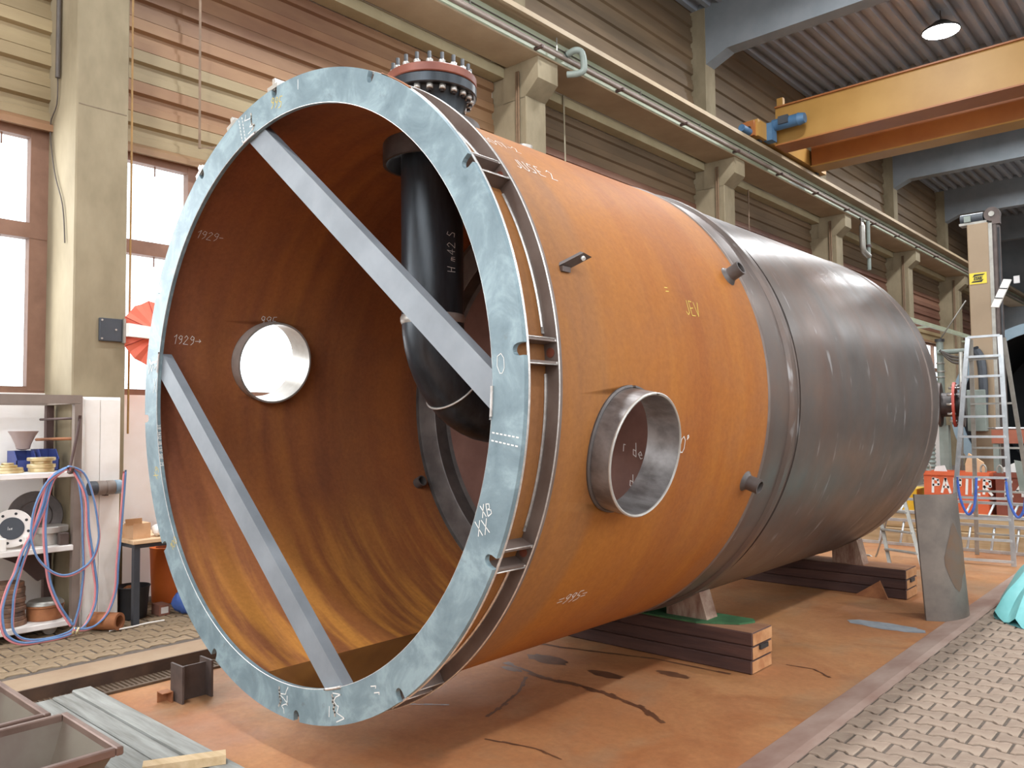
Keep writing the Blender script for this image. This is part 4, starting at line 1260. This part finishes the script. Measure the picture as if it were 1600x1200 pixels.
# twin hoses
HL = dict(
A=[(2.46, 1.45), (2.31, 1.35), (2.22, 1.17), (2.19, 0.98), (2.2, 0.86), (2.25, 0.73), (2.37, 0.61), (2.49, 0.59), (2.63, 0.67), (2.69, 0.83), (2.68, 1.0), (2.64, 1.21), (2.57, 1.39), (2.46, 1.45)],
B=[(2.46, 1.45), (2.33, 1.37), (2.27, 1.15), (2.21, 0.96), (2.14, 0.81), (2.09, 0.65), (2.05, 0.56), (2.01, 0.4), (2.02, 0.25), (2.06, 0.17), (2.16, 0.11), (2.33, 0.10), (2.48, 0.11), (2.6, 0.16), (2.67, 0.29), (2.69, 0.44), (2.67, 0.61), (2.62, 0.94), (2.6, 1.2), (2.52, 1.39), (2.46, 1.45)],
C=[(2.46, 1.45), (2.35, 1.36), (2.29, 1.15), (2.22, 0.96), (2.14, 0.72), (2.09, 0.51), (2.08, 0.39), (2.08, 0.24), (2.13, 0.16), (2.22, 0.12), (2.36, 0.11), (2.48, 0.13), (2.52, 0.16)],
D=[(2.46, 1.45), (2.34, 1.35), (2.31, 1.15), (2.3, 0.95), (2.32, 0.7), (2.35, 0.52), (2.41, 0.36), (2.47, 0.25), (2.51, 0.18)],
E=[(2.46, 1.45), (2.53, 1.36), (2.57, 1.13), (2.58, 0.87), (2.59, 0.61), (2.58, 0.46), (2.56, 0.31), (2.52, 0.17)],
F=[(2.89, 1.4), (2.88, 1.21), (2.86, 0.9), (2.84, 0.63), (2.83, 0.43), (2.77, 0.25), (2.68, 0.16), (2.59, 0.14), (2.51, 0.16)])
t = thing('twin_hose', 'coiled red and blue twin hose hanging from the hook', 'hose', (-7.04, 2.4, 0.1))
for i, (k, pl) in enumerate(HL.items()):
    x = -7.0 - .008*i if k != 'F' else -6.97
    for j, m_ in ((0, M_HOSEB), (1, M_HOSER)):
        o_ = .014*j
        obj('hose', MB().tube([(x-.004*j-.01, y+(-o_ if i % 2 else o_*.4), z-o_*.7) for y, z in pl], .0085, 7, sub=5), m_, t)
obj('coupling', MB().cyl((-6.995, 2.515, .165), (-6.985, 2.495, .115), .011, n=8), M_BRASS, t)
obj('coupling', MB().cyl((-6.975, 2.535, .165), (-6.965, 2.515, .115), .011, n=8), M_BRASS, t)

# bench and what stands round it
t = thing('workbench', 'small bench with pale top and dark steel legs behind the flange', 'bench', (-7.3, 3.4, FZ))
obj('bench_top', MB().cboxes(-7.62, -6.98, 2.96, 3.95, .765, .80, .004), M_TABTOP, t)
obj('bench_frame', MB().box(-7.60, -7.0, 2.98, 3.93, .73, .765), M_ANTH, t)
for x in (-7.02, -7.58):
    for y in (3.0, 3.9):
        obj('leg', MB().box(x-.025, x+.025, y-.025, y+.025, FZ, .73), M_ANTH, t)
t = thing('cardboard_box', 'open cardboard box on the bench', 'box', (-7.2, 3.07, .801))
obj('carton', MB().box(-7.30, -7.08, 3.0, 3.15, .801, .93), M_CARD, t)
obj('flap', MB().obox((-7.07, 3.0, .95), (.02, -.01, .03), (0, .07, 0), (.003, 0, 0)), M_CARD, t)
obj('paper', MB().obox((-7.18, 3.02, .96), (.06, 0, .02), (0, .06, .03), (0, 0, .003)), M_PAPER, t)
def lump(name, c, r, m, label, cat, seed=1, n=(16, 10)):
    rnd = random.Random(seed)
    ph = [rnd.uniform(0, 6.28) for _ in range(6)]
    vs = []; fs = []
    nu, nv = n
    for j in range(nv+1):
        th = pi*j/nv
        for i in range(nu):
            a = 2*pi*i/nu
            k = 1+.12*sin(3*a+ph[0])*sin(2*th+ph[1])+.10*sin(5*a+ph[2])*sin(3*th+ph[3])+.06*sin(7*a+4*th+ph[4])
            vs.append((c[0]+r[0]*sin(th)*cos(a)*k, c[1]+r[1]*sin(th)*sin(a)*k, max(c[2]-r[2]*.9, c[2]+r[2]*cos(th)*k)))
    for j in range(nv):
        for i in range(nu):
            fs.append((j*nu+i, j*nu+(i+1) % nu, (j+1)*nu+(i+1) % nu, (j+1)*nu+i))
    return tag(obj(name, MB().add(vs, fs, True), m), label, cat)
lump('white_cloth', (-7.12, 3.27, .85), (.09, .09, .055), M_PAPER, 'crumpled white cloth on the bench beside the carton', 'cloth', 4)
t = thing('black_tub', 'black plastic tub with rope handles under the bench', 'tub', (-7.34, 3.11, FZ))
obj('tub_body', MB().lathe((-7.34, 3.11, FZ), (0, 0, 1), [(0, .001), (0, .115), (.02, .12), (.26, .14), (.275, .15), (.28, .145), (.26, .13), (.03, .11), (.03, .001)], 32), M_BLACK, t)
obj('scrap_content', MB().obox((-7.36, 3.08, FZ+.24), (.05, .02, .03), (0, .05, 0), (0, 0, .02)), M_RUSTY, t)
t = thing('orange_bin', 'tall orange waste bin at the wall', 'bin', (-7.78, 3.64, FZ))
obj('bin_body', MB().lathe((-7.78, 3.64, FZ), (0, 0, 1), [(0, .001), (0, .15), (.5, .17), (.52, .175), (.525, .165), (.5, .155), (.45, .15), (.45, .001)], 32), M_ORANGE, t)
obj('scrap_content', MB().obox((-7.76, 3.62, FZ+.52), (.08, .02, .02), (0, .06, .01), (0, 0, .03)), M_RUSTY, t)
lump('blue_bag', (-7.12, 3.52, FZ+.11), (.12, .14, .12), M_BAGBLUE, 'slumped blue fabric bag on the paving beside the flange', 'bag', 9)
lump('dark_red_bag', (-7.74, 4.12, FZ+.16), (.13, .12, .18), mat('dark_red_fabric', (120, 40, 38), (138, 52, 48), 5, .8), 'dark red bag behind the blue bag', 'bag', 12)
t = thing('small_carton', 'small brown carton with white label on the paving', 'box', (-7.26, 3.33, FZ))
obj('carton', MB().cboxes(-7.34, -7.18, 3.28, 3.375, FZ, FZ+.095, .003), mat('brown_carton', (140, 92, 76), (156, 108, 90), 5, .8), t)
obj('paper_label', MB().box(-7.18, -7.178, 3.295, 3.36, FZ+.02, FZ+.075), M_PAPER, t)
tag(obj('pipe_stub', MB().pipe((-7.15, 2.70, FZ+.075), (-6.94, 2.84, FZ+.075), .072, .05, 28), M_RUSTY), 'rusty pipe stub lying on the paving by the locker', 'pipe')
tag(obj('white_rod', MB().tube([(-6.94, 2.76, FZ+.012), (-6.95, 2.95, FZ+.010), (-6.97, 3.08, FZ+.012), (-6.95, 3.22, FZ+.014)], .007, 6, sub=3), M_WHITE), 'thin white rod lying on the left paving', 'rod')

# ================================================================== FRONT LEFT: BOARDS, TRAYS, OFFCUTS
yb = [(2.036, 2.155), (1.905, 2.022), (1.70, 1.890)]
lab = ['weathered grey board nearest the tank, lying on the floor', 'weathered grey board in the middle of the three', 'weathered grey board partly under the steel trays']
for i, ((a, b_), l) in enumerate(zip(yb, lab)):
    tag(obj('grey_board', MB().cboxes(-5.70+.04*i, -3.3-.1*i, a, b_, .012, .058-.006*(i == 1), .006), M_GREYWOOD), l, 'board', 'weathered boards on the floor')
for x in (-5.3, -3.6):
    tag(obj('bearer_batten', MB().box(x-.04, x+.04, 1.72, 2.13, 0.0, .0115), M_PINE), 'thin batten under the %s end of the grey boards' % ('far' if x < -4 else 'near'), 'batten')
tag(obj('end_batten', MB().obox((-3.98, 1.955, .082), (.09, .17, 0), (.035, -.018, 0), (0, 0, .022)), M_PINE), 'pale batten lying across the grey boards at the bottom edge', 'batten')
def tray(x0, x1, y0, y1, zt, dep, label):
    t = thing('steel_tray', label, 'tray', ((x0+x1)/2, (y0+y1)/2, zt-dep), 'steel trays at the lower left')
    th = .006
    i_ = .10
    m = MB()
    # sloped pan
    O = [(x0, y0), (x1, y0), (x1, y1), (x0, y1)]; I = [(x0+i_, y0+i_), (x1-i_, y0+i_), (x1-i_, y1-i_), (x0+i_, y1-i_)]
    top = [(x, y, zt) for x, y in O]; bot = [(x, y, zt-dep*.8) for x, y in I]
    m.add(top+bot, [(i, (i+1) % 4, 4+(i+1) % 4, 4+i) for i in range(4)]+[(4, 5, 6, 7)])
    m2 = [(x, y, zt-.002) for x, y in O]; b2 = [(x, y, zt-dep*.8-th) for x, y in I]
    m.add(m2+b2, [(i, 4+i, 4+(i+1) % 4, (i+1) % 4) for i in range(4)]+[(7, 6, 5, 4)])
    obj('pan', m, M_TRAY, t)
    for (a, b_, c, d) in ((x0-.02, x1+.02, y1-.012, y1+.02), (x0-.02, x1+.02, y0-.02, y0+.012), (x0-.02, x0+.012, y0+.012, y1-.012), (x1-.012, x1+.02, y0+.012, y1-.012)):
        obj('rim', MB().cboxes(a, b_, c, d, zt-.03, zt+.008, .005), M_TRAYRIM, t)
    obj('stiffening_rib', MB().box(x0+.2, x1-.2, (y0+y1)/2-.012, (y0+y1)/2+.012, zt-dep*.8, zt-dep*.8+.018), M_TRAY, t)
    for x in (x0+.16, x1-.16):
        for y in (y0+.16, y1-.16):
            obj('foot', MB().box(x-.03, x+.03, y-.03, y+.03, .0, zt-dep*.8), M_TRAY, t)
    return t
tray(-4.34, -3.72, 0.72, 1.52, .35, .26, 'rusty steel tray with lit rim in the lower left corner')
tray(-5.18, -4.42, 0.60, 1.46, .35, .26, 'rusty steel tray behind the corner tray at the left edge')
t = thing('beam_offcut', 'short brown wide-flange beam offcut standing on end', 'beam offcut', (-5.12, 2.56, 0))
obj('web', MB().box(-5.126, -5.114, 2.465, 2.655, 0.001, .215), M_IBEAM, t)
for y in (2.46, 2.655):
    obj('flange', MB().box(-5.20, -5.04, y-.007, y+.007, 0.001, .235), M_IBEAM, t)
t = thing('angle_offcut', 'small rusty angle offcut beside the beam offcut', 'steel offcut', (-5.17, 2.41, 0))
obj('leg', MB().box(-5.21, -5.13, 2.43, 2.438, .001, .065), M_RUSTY, t)
obj('leg', MB().box(-5.21, -5.202, 2.37, 2.43, .001, .065), M_RUSTY, t)
obj('plate', MB().box(-5.21, -5.13, 2.37, 2.438, .065, .07), M_RUSTY, t)

# ================================================================== RIGHT SIDE
# curved plate standing on the floor
a_ = Vector((-2.1, 7.71, 0.001)); b_ = Vector((-1.86, 8.15, 0.001))
lean = Vector((-.075, .03, 1.09))
ch = (b_-a_); L_ = ch.length; e1 = ch.normalized(); e2 = Vector((e1.y, -e1.x, 0))
m = MB(); nseg = 18
def arc(s_, off):
    t_ = -1+2*s_
    return a_ + e1*(L_*s_) + e2*(.12*(1-t_*t_)+off)
lo = [arc(i/nseg, 0) for i in range(nseg+1)]; lo2 = [arc(i/nseg, -.014) for i in range(nseg+1)]
hi = [p+lean for p in lo]; hi2 = [p+lean for p in lo2]
n1 = nseg+1
m.add(lo+hi+lo2+hi2, [(i, i+1, n1+i+1, n1+i) for i in range(nseg)] + [(2*n1+i, 3*n1+i, 3*n1+i+1, 2*n1+i+1) for i in range(nseg)], True)
m.add(lo+hi+lo2+hi2, [(n1+i, n1+i+1, 3*n1+i+1, 3*n1+i) for i in range(nseg)] + [(i, 2*n1+i, 2*n1+i+1, i+1) for i in range(nseg)] + [(0, n1, 3*n1, 2*n1), (nseg, 2*n1+nseg, 3*n1+nseg, n1+nseg)])
CP = tag(obj('curved_plate', m, M_PLATE), 'curved dark steel plate standing upright at the kerb', 'steel plate')
m = MB(); n2 = 20; nr_ = 6
ps = []
for j in range(nr_+1):
    for i in range(n2):
        th = 2*pi*i/n2; k = j/nr_
        s_ = .62+.24*k*cos(th)*(1+.3*sin(2*th+1)); h_ = .50+.24*k*sin(th)*(1+.25*cos(3*th))
        ps.append(arc(s_, .003)+lean*h_)
m.add(ps, [(j*n2+i, j*n2+(i+1) % n2, (j+1)*n2+(i+1) % n2, (j+1)*n2+i) for j in range(nr_) for i in range(n2)], True)
obj('rust_patch', m, mat('plate_rust', (108, 78, 54), (98, 82, 70), 6, .6), CP)

def rails(t, p, q, r, m, name='rail'):
    return obj(name, MB().cyl(p, q, r, n=10), m, t)
# big stepladder
t = thing('stepladder', 'tall aluminium stepladder standing at the right', 'stepladder', (-2.3, 11.5, 0))
TL, TR = Vector((-2.49, 11.33, 2.78)), Vector((-2.14, 11.33, 2.78))
FLf, FRf = Vector((-2.72, 11.05, 0.0)), Vector((-2.06, 11.17, 0.0))
BLf, BRf = Vector((-2.60, 11.88, 0.0)), Vector((-1.93, 11.98, 0.0))
for p, q in ((FLf, TL), (FRf, TR)):
    d = q-p
    obj('front_rail', MB().obox((p+q)/2, (.026, 0, 0), (0, .014, 0), d/2), M_ALU, t)
for p, q in ((BLf, TL+Vector((.02, .05, -.03))), (BRf, TR+Vector((.03, .05, -.03)))):
    d = q-p
    obj('rear_rail', MB().obox((p+q)/2, (.024, 0, 0), (0, .012, 0), d/2), M_ALUD, t)
for i in range(12):
    k = (.05+i*.248)/2.78
    p = FLf.lerp(TL, k); q = FRf.lerp(TR, k)
    obj('rung', MB().obox((p+q)/2, (q-p)/2, (0, .022, 0), (0, 0, .014)), M_ALU, t)
for i in range(5):
    k = .1+i*.2
    p = BLf.lerp(TL, k); q = BRf.lerp(TR, k)
    obj('rear_rung', MB().obox((p+q)/2, (q-p)/2, (0, .014, 0), (0, 0, .012)), M_ALUD, t)
# blue slings hanging from its rungs
for x, l in ((-2.52, 'blue lifting sling hanging inside the stepladder'), (-2.0, 'blue lifting sling hanging at the right picture edge')):
    y = 11.14
    tag(obj('lifting_sling', MB().tube([(x-.10, y-.02, 1.04), (x-.08, y-.02, .80), (x-.02, y-.02, .62), (x+.03, y-.02, .60), (x+.08, y-.02, .72), (x+.11, y-.02, 1.04)], .015, 8, sub=4), M_STRAP), l, 'sling', 'blue slings on the stepladder')
# small steps by the tank
t = thing('step_stool', 'small dull folding stepladder under the far end of the tank', 'stepladder', (-3.1, 10.5, 0))
pl, pr = Vector((-3.25, 10.48, 0)), Vector((-2.83, 10.31, 0)); tl, tr = Vector((-3.50, 10.72, 1.05)), Vector((-3.16, 10.62, 1.05))
for p, q in ((pl, tl), (pr, tr)):
    obj('rail', MB().obox((p+q)/2, (.018, .008, 0), (0, .01, 0), (q-p)/2), M_ALUD, t)
for i in range(4):
    k = (.17+i*.23)/1.05
    p = pl.lerp(tl, k); q = pr.lerp(tr, k)
    obj('tread', MB().obox((p+q)/2, (q-p)/2, (.02, .045, 0), (0, 0, .008)), M_ALUD, t)
obj('rear_loop', MB().tube([tl, Vector((-3.95, 11.0, .30)), Vector((-4.0, 11.05, .03)), Vector((-3.9, 11.02, .012)), Vector((-3.62, 10.9, .012)), Vector((-3.52, 10.88, .05)), tr], .011, 8, sub=3), M_ALUD, t)
# ladders lying on edge in front of pale sleepers
def lying_ladder(x0, x1, y, z0, z1, label, dy=.12):
    t = thing('aluminium_ladder', label, 'ladder', ((x0+x1)/2, y, z0-.02), 'ladders lying on edge')
    for z, yy in ((z0, y), (z1, y+dy)):
        obj('rail', MB().obox(((x0+x1)/2, yy, z), ((x1-x0)/2, 0, 0), (0, .03, 0), (0, 0, .018)), M_ALU, t)
    x = x0+.15
    while x < x1:
        obj('rung', MB().cyl((x, y, z0), (x+.03, y+dy, z1), .016, n=8), M_ALU, t)
        x += .28
    return t
lying_ladder(-4.6, -.6, 12.12, .02, .34, 'aluminium ladder lying on edge on the floor, lower of two')
lying_ladder(-4.4, -.4, 12.42, .44, .60, 'aluminium ladder lying on the pale sleepers, upper of two', .26)
for y, z, l in ((12.75, 0.0, 'lower pale timber sleeper behind the lying ladders'), (12.78, .212, 'upper pale timber sleeper behind the lying ladders')):
    tag(obj('timber_sleeper', MB().cboxes(-4.9, -.3, y-.42 if z == 0 else y-.36, y+.1, z+.001, z+.21, .01), M_PINE), l, 'timber', 'pale sleepers')
# containers
def container(x0, x1, y0, y1, z0, z1, m, label, text=None):
    t = thing('scrap_container', label, 'container', ((x0+x1)/2, (y0+y1)/2, 0), 'steel containers behind the ladders')
    th = .03
    b_ = MB()
    b_.box(x0, x1, y0, y0+th, z0, z1); b_.box(x0, x1, y1-th, y1, z0, z1); b_.box(x0, x0+th, y0+th, y1-th, z0, z1); b_.box(x1-th, x1, y0+th, y1-th, z0, z1); b_.box(x0, x1, y0, y1, z0-.03, z0)
    obj('body', b_, m, t)
    r_ = MB(); r_.box(x0-.02, x1+.02, y0-.025, y0, z1-.05, z1+.012)
    obj('rim', r_, m, t)
    for x in (x0+.06, x1-.06):
        obj('skid', MB().box(x-.06, x+.06, y0+.02, y1-.02, 0.001, z0-.03), m, t)
        obj('lifting_lug', MB().tube([(x-.03, y0+.02, z1), (x-.035, y0+.02, z1+.08), (x, y0+.02, z1+.13), (x+.035, y0+.02, z1+.08), (x+.03, y0+.02, z1)], .014, 8, sub=3), M_ALUD, t)
    if text:
        mm = MB()
        write(mm, text, lambda u, v: Vector((x0+.12+u, y0-.003, z0+.31+v)), .22, .036, lambda u, v: Vector((0, -1, 0)), gap=.28)
        obj('painted_lettering', mm, M_PAPER, t)
    return t
container(-3.78, -2.88, 14.0, 14.6, .30, .93, M_SKIP, 'orange steel container with white painted PAPIER lettering', 'PAPIER')
container(-2.80, -1.7, 14.1, 14.9, .28, .92, M_SKIP2, 'dark red steel container right of the orange one', 'E4')
tag(obj('cardboard_sheet', MB().prism([(-3.25, 14.3, .92), (-2.98, 14.3, .92), (-3.0, 14.3, 1.08), (-3.2, 14.3, 1.22), (-3.25, 14.3, 1.05)], (.01, .02, 0)), M_CARD), 'cardboard sheet sticking out of the orange container', 'cardboard')
tag(obj('folded_paper', MB().prism([(-2.76, 14.35, .935), (-2.30, 14.35, .935), (-2.38, 14.35, 1.0), (-2.55, 14.35, 1.10), (-2.75, 14.35, 1.0)], (0, .03, 0)), M_PAPER), 'curled white paper heaped on the dark red container', 'paper')
tag(obj('paper_scrap', MB().prism([(-3.72, 14.3, .88), (-3.5, 14.3, .88), (-3.55, 14.3, 1.02), (-3.68, 14.3, 1.0)], (0, .02, 0)), M_PAPER), 'white paper scrap at the left end of the orange container', 'paper')
t = thing('yellow_box', 'bright yellow steel box half hidden behind the tank end', 'box', (-4.3, 14.6, 0))
obj('body', MB().cboxes(-4.75, -4.0, 14.4, 14.9, .12, .62, .01), M_YEL, t)
obj('skid', MB().box(-4.7, -4.05, 14.42, 14.88, .001, .12), M_BLACK, t)

# column-and-boom tower
t = thing('manipulator_tower', 'tall beige column tower with motor on top and a yellow sign', 'tower', (-3.18, 15.7, 0))
obj('mast', MB().cboxes(-3.36, -3.04, 15.5, 15.95, .12, 5.10, .012), M_TOWER, t)
obj('guide_rail', MB().box(-3.04, -2.985, 15.52, 15.6, .12, 5.08), M_ALUD, t)
obj('guide_rail', MB().box(-2.985, -2.93, 15.56, 15.9, .12, 5.08), M_IBEAM, t)
obj('power_cable', MB().cyl((-2.905, 15.6, .3), (-2.905, 15.6, 5.0), .016, n=6), M_BLACK, t)
obj('base', MB().cboxes(-3.7, -2.7, 15.2, 16.3, .001, .12, .01), M_IBEAM, t)
mo = obj('lift_motor', MB().cyl((-3.47, 15.62, 5.22), (-3.12, 15.62, 5.22), .085, n=18), M_ANTH, t)
obj('motor_base', MB().box(-3.48, -3.06, 15.52, 15.72, 5.10, 5.14), M_ALUD, mo)
obj('terminal_box', MB().box(-3.40, -3.30, 15.5, 15.54, 5.15, 5.25), M_GREENGREY, mo)
pu = obj('pulley', MB().cyl((-2.99, 15.56, 5.24), (-2.99, 15.70, 5.24), .12, n=20), M_IBEAM, t)
obj('hub', MB().cyl((-2.99, 15.54, 5.24), (-2.99, 15.56, 5.24), .045, n=14), M_ALUD, pu)
obj('hook_block', MB().obox((-2.93, 15.6, 5.14), (.06, 0, 0), (0, .05, 0), (0, 0, .08)), M_IBEAM, t)
sg = obj('sign', MB().box(-3.345, -3.085, 15.488, 15.5, 4.06, 4.25), M_SIGNY, t)
ms = MB(); Ys = 15.486
for z0, z1, xa, xb in ((4.205, 4.225, -3.27, -3.10), (4.085, 4.105, -3.33, -3.16)):
    pass
ms.prism([(-3.30, Ys, 4.175), (-3.27, Ys, 4.225), (-3.105, Ys, 4.225), (-3.135, Ys, 4.20), (-3.25, Ys, 4.195)], (0, .001, 0))
ms2 = MB(); ms2.prism([(-3.325, Ys, 4.085), (-3.16, Ys, 4.085), (-3.13, Ys, 4.135), (-3.18, Ys, 4.115), (-3.295, Ys, 4.11)], (0, .001, 0))
obj('logo_stroke', ms, M_SIGNB, sg); obj('logo_stroke', ms2, M_SIGNB, sg)
obj('logo_panel', MB().prism([(-3.285, Ys, 4.12), (-3.155, Ys, 4.12), (-3.14, Ys, 4.19), (-3.27, Ys, 4.19)], (0, .001, 0)), mat('sign_olive', (150, 140, 60), None, 4, .6), sg)
mm = MB(); write(mm, 'ESAB', lambda u, v: Vector((-3.275+u, Ys-.001, 4.13+v)), .045, .009, lambda u, v: Vector((0, -1, 0)), gap=.22, rnd=0)
obj('sign_lettering', mm, M_SIGNB, sg)
fl = obj('floodlight', MB().obox((-2.845, 15.3, 3.83), (.055, 0, -.01), (0, .03, 0), (.10, 0, .22)), M_WHITE, t)
for k in (-.35, .35):
    obj('lamp_clip', MB().obox((-2.845+.10*k, 15.266, 3.83+.22*k), (.06, 0, -.01), (0, .006, 0), (0, 0, .008)), M_BLACK, fl)
obj('floodlight_arm', MB().cyl((-2.95, 15.6, 3.75), (-2.85, 15.32, 3.8), .012, n=6), M_ANTH, t)
# boom with cables and post left of the tower
bo = obj('boom', MB().cyl((-3.95, 15.75, 2.95), (-3.36, 15.75, 2.95), .045, n=12), M_GREENGREY, t)
for i in range(3):
    obj('cable_bundle', MB().tube([(-3.9, 15.7, 2.98), (-3.7, 15.66, 2.86-.05*i), (-3.5, 15.66, 2.84-.04*i), (-3.36, 15.68, 2.96)], .022, 7, sub=4), M_CABLE, bo)
ca = obj('cable_carrier', MB().tube([(-3.3, 15.46, 2.95), (-3.2, 15.4, 2.75), (-3.18, 15.4, 2.3), (-3.2, 15.4, 1.8)], .07, 8, sub=3), M_ANTH, t)
obj('control_cabinet', MB().cboxes(-3.42, -3.14, 15.30, 15.48, 1.55, 2.25, .01), M_GREENGREY, t)
obj('strut', MB().cyl((-3.55, 15.3, .12), (-3.48, 15.3, 2.9), .03, n=8), M_ALUD, t)

t = thing('cable_post', 'grey green cable-wrapped post beside the far end of the tank', 'post', (-3.95, 15.9, 0))
obj('pole', MB().cyl((-3.95, 15.9, 0.02), (-3.95, 15.9, 3.15), .06, n=12), M_GREENGREY, t)
obj('post_cap', MB().cyl((-3.95, 15.9, 3.15), (-3.95, 15.9, 3.2), .08, n=12), M_BLACK, t)
for z in (2.5, 2.6, 2.75):
    obj('cable_tie', MB().lathe((-3.95, 15.9, z), (0, 0, 1), [(0, .06), (.005, .075), (.025, .075), (.03, .06)], 12), M_ALUD, t)
obj('foot_plate', MB().box(-4.1, -3.8, 15.75, 16.05, .001, .02), M_IBEAM, t)
obj('stay_rod', MB().cyl((-3.95, 15.9, 3.18), (-3.5, 15.9, 3.85), .012, n=6), M_ALUD, t)

# flanged spool on a stand
t = thing('pipe_spool', 'short pipe spool with red flanges on a grey stand', 'pipe', (-3.65, 14.8, 0))
for x in (-3.92, -3.72, -3.50, -3.38):
    o = obj('flange', MB().lathe((x, 14.8, 2.0), (1, .15, 0), [(0, .001), (0, .37), (.04, .37), (.04, .001)], 36), M_REDFL if x in (-3.92, -3.50) else M_IBEAM, t)
    if x in (-3.92, -3.50):
        for i in range(12):
            a = 2*pi*i/12
            obj('bolt', MB().cyl((x-.03, 14.8+cos(a)*.31, 2.0+sin(a)*.31), (x+.09, 14.8+cos(a)*.31, 2.0+sin(a)*.31), .022, n=6), M_WELD, o)
obj('pipe', MB().cyl((-3.92, 14.8, 2.0), (-3.34, 14.89, 2.0), .2, n=24), M_DKSTEEL, t)
obj('stand', MB().box(-3.72, -3.58, 14.74, 14.88, .05, 1.66), M_GREENGREY, t)
obj('stand_foot', MB().box(-3.9, -3.4, 14.68, 14.96, .001, .05), M_IBEAM, t)
ri = obj('corrugated_hose', MB().lathe((-3.88, 14.72, .70), (0, 0, 1), [(i*.035, .085 if i % 2 else .105) for i in range(26)], 14), M_GREENGREY, t)

# bench with rods
t = thing('steel_bench', 'rust red steel bench with a stack of rods behind the stepladder', 'bench', (-2.45, 15.0, 0))
obj('top_beam', MB().box(-3.0, -1.6, 14.95, 15.15, 1.36, 1.58), mat('red_oxide', (150, 84, 62), (166, 98, 74), 3, .6), t)
for x in (-2.95, -2.3, -1.65):
    obj('leg', MB().box(x-.04, x+.04, 14.98, 15.1, .001, 1.36), M_GREENGREY, t)
for i in range(5):
    tag(obj('steel_rod', MB().tube([(-3.05+.05*i, 14.97+.037*i, 1.605+.002*i), (-2.6, 15.0+.037*i, 1.602), (-2.0, 14.98+.037*i, 1.603), (-1.6, 14.97+.037*i, 1.604)], .015, 6, sub=3), M_ALU), ['nearest','second','middle','fourth','rearmost'][i] + ' of five bright rods lying on the rust red bench', 'rod', 'rods on the rust red bench')
t = thing('cable_post', 'thin post with a grey blue cable coil at the right edge', 'post', (-1.82, 13.6, 0))
obj('pole', MB().cyl((-1.82, 13.62, .02), (-1.82, 13.62, 2.2), .025, n=8), M_ANTH, t)
obj('foot', MB().box(-1.97, -1.67, 13.45, 13.75, .001, .02), M_ANTH, t)
obj('hook', MB().cyl((-1.82, 13.62, 2.12), (-1.82, 13.46, 2.14), .012, n=6), M_ANTH, t)
for k in range(7):
    rr = .15+.012*k
    obj('cable_loop', MB().tube([(-1.82+rr*.9*sin(q*pi/10)+.01*k, 13.5-.012*k, 1.95-.006*k+rr*1.25*cos(q*pi/10)) for q in range(21)], .016, 7), mat('grey_blue_cable', (96, 114, 130), (122, 140, 152), 5, .6), t)
tag(obj('grey_sheet', MB().obox((-2.25, 13.75, .32+.55), (.2, 0, -.04), (0, .006, 0), (-.03, 0, .24)), M_GREENGREY), 'grey metal sheet leaning over the dark red container', 'sheet')

# second vessel: blue grey ring with dark inside
t = thing('second_vessel', 'blue grey rimmed vessel with dark mouth behind the tower', 'tank', (-2.9, 20.0, 0))
cz_, R_ = 1.93, 1.90
obj('rim', MB().pipe((-2.9, 20.0, cz_), (-2.9, 20.06, cz_), R_, R_-.22, 96), M_BLUEG, t)
obj('shell', MB().pipe((-2.9, 20.06, cz_), (-2.9, 25.0, cz_), R_-.1, R_-.12, 96), M_DARKIN, t)
obj('back_head', MB().lathe((-2.9, 24.6, cz_), (0, 1, 0), [(0, R_-.12), (.3, R_*.6), (.4, .001)], 64), M_DARKIN, t)
for x in (-3.9, -1.9):
    obj('saddle', MB().box(x-.15, x+.15, 21, 24, .001, .42), M_IBEAM, t)

# services along the wall beyond the tank
t = thing('wall_rail', 'pale horizontal rail along the wall above the tank end', 'rail', (-6.9, 31.5, 4.57))
obj('rail', MB().obox((-6.9, 31.5, 4.63), (.04, 0, 0), (0, 8.5, 0), (0, 0, .06)), M_GREEN, t)
for y in (27.1, 33.2, 39.3):
    obj('bracket', MB().box(-7.5, -6.94, y-.03, y+.03, 4.60, 4.66), M_GREEN, t)
# small lit square window far away
w = struct('window_20', MB().box(-7.68, -7.36, 43.95, 43.99, 8.10, 8.52), M_CONCD)
obj('pane', MB().box(-7.64, -7.40, 43.93, 43.95, 8.14, 8.48), emit_mat('far_window_light', (1, .96, .95), 1.0), w)

# teal sheet bundle on the paving at the right edge
nu, nv = 48, 14
vs = []; fs = []
for j in range(nv+1):
    rr = j/nv
    for i in range(nu):
        a = 2*pi*i/nu
        foot = 1 + .10*sin(3*a+.6) + .07*sin(5*a+2.0)
        h = .52*(1-rr**1.7) + .05*rr*sin(9*a+1.5*sin(3*a)) + .035*sin(14*rr+4*a)*rr*(1-rr) + .05*sin(2*a+5*rr)*(1-rr)
        vs.append((-1.27+.47*rr*foot*cos(a), 8.45+.66*rr*foot*sin(a), max(.032, .045+h)))
for j in range(nv):
    for i in range(nu):
        q_ = (j*nu+i, j*nu+(i+1) % nu, (j+1)*nu+(i+1) % nu, (j+1)*nu+i)
        fs.append(q_)
o_ = MB().add(vs, fs, True)
n0 = len(o_.v)
o_.add([(x, y, .030) for x, y, z in vs[nv*nu:]], [list(range(nu))])
tag(obj('teal_sheet', o_, M_TEAL), 'crumpled teal plastic sheet heaped on the paving at the right edge', 'plastic sheet')
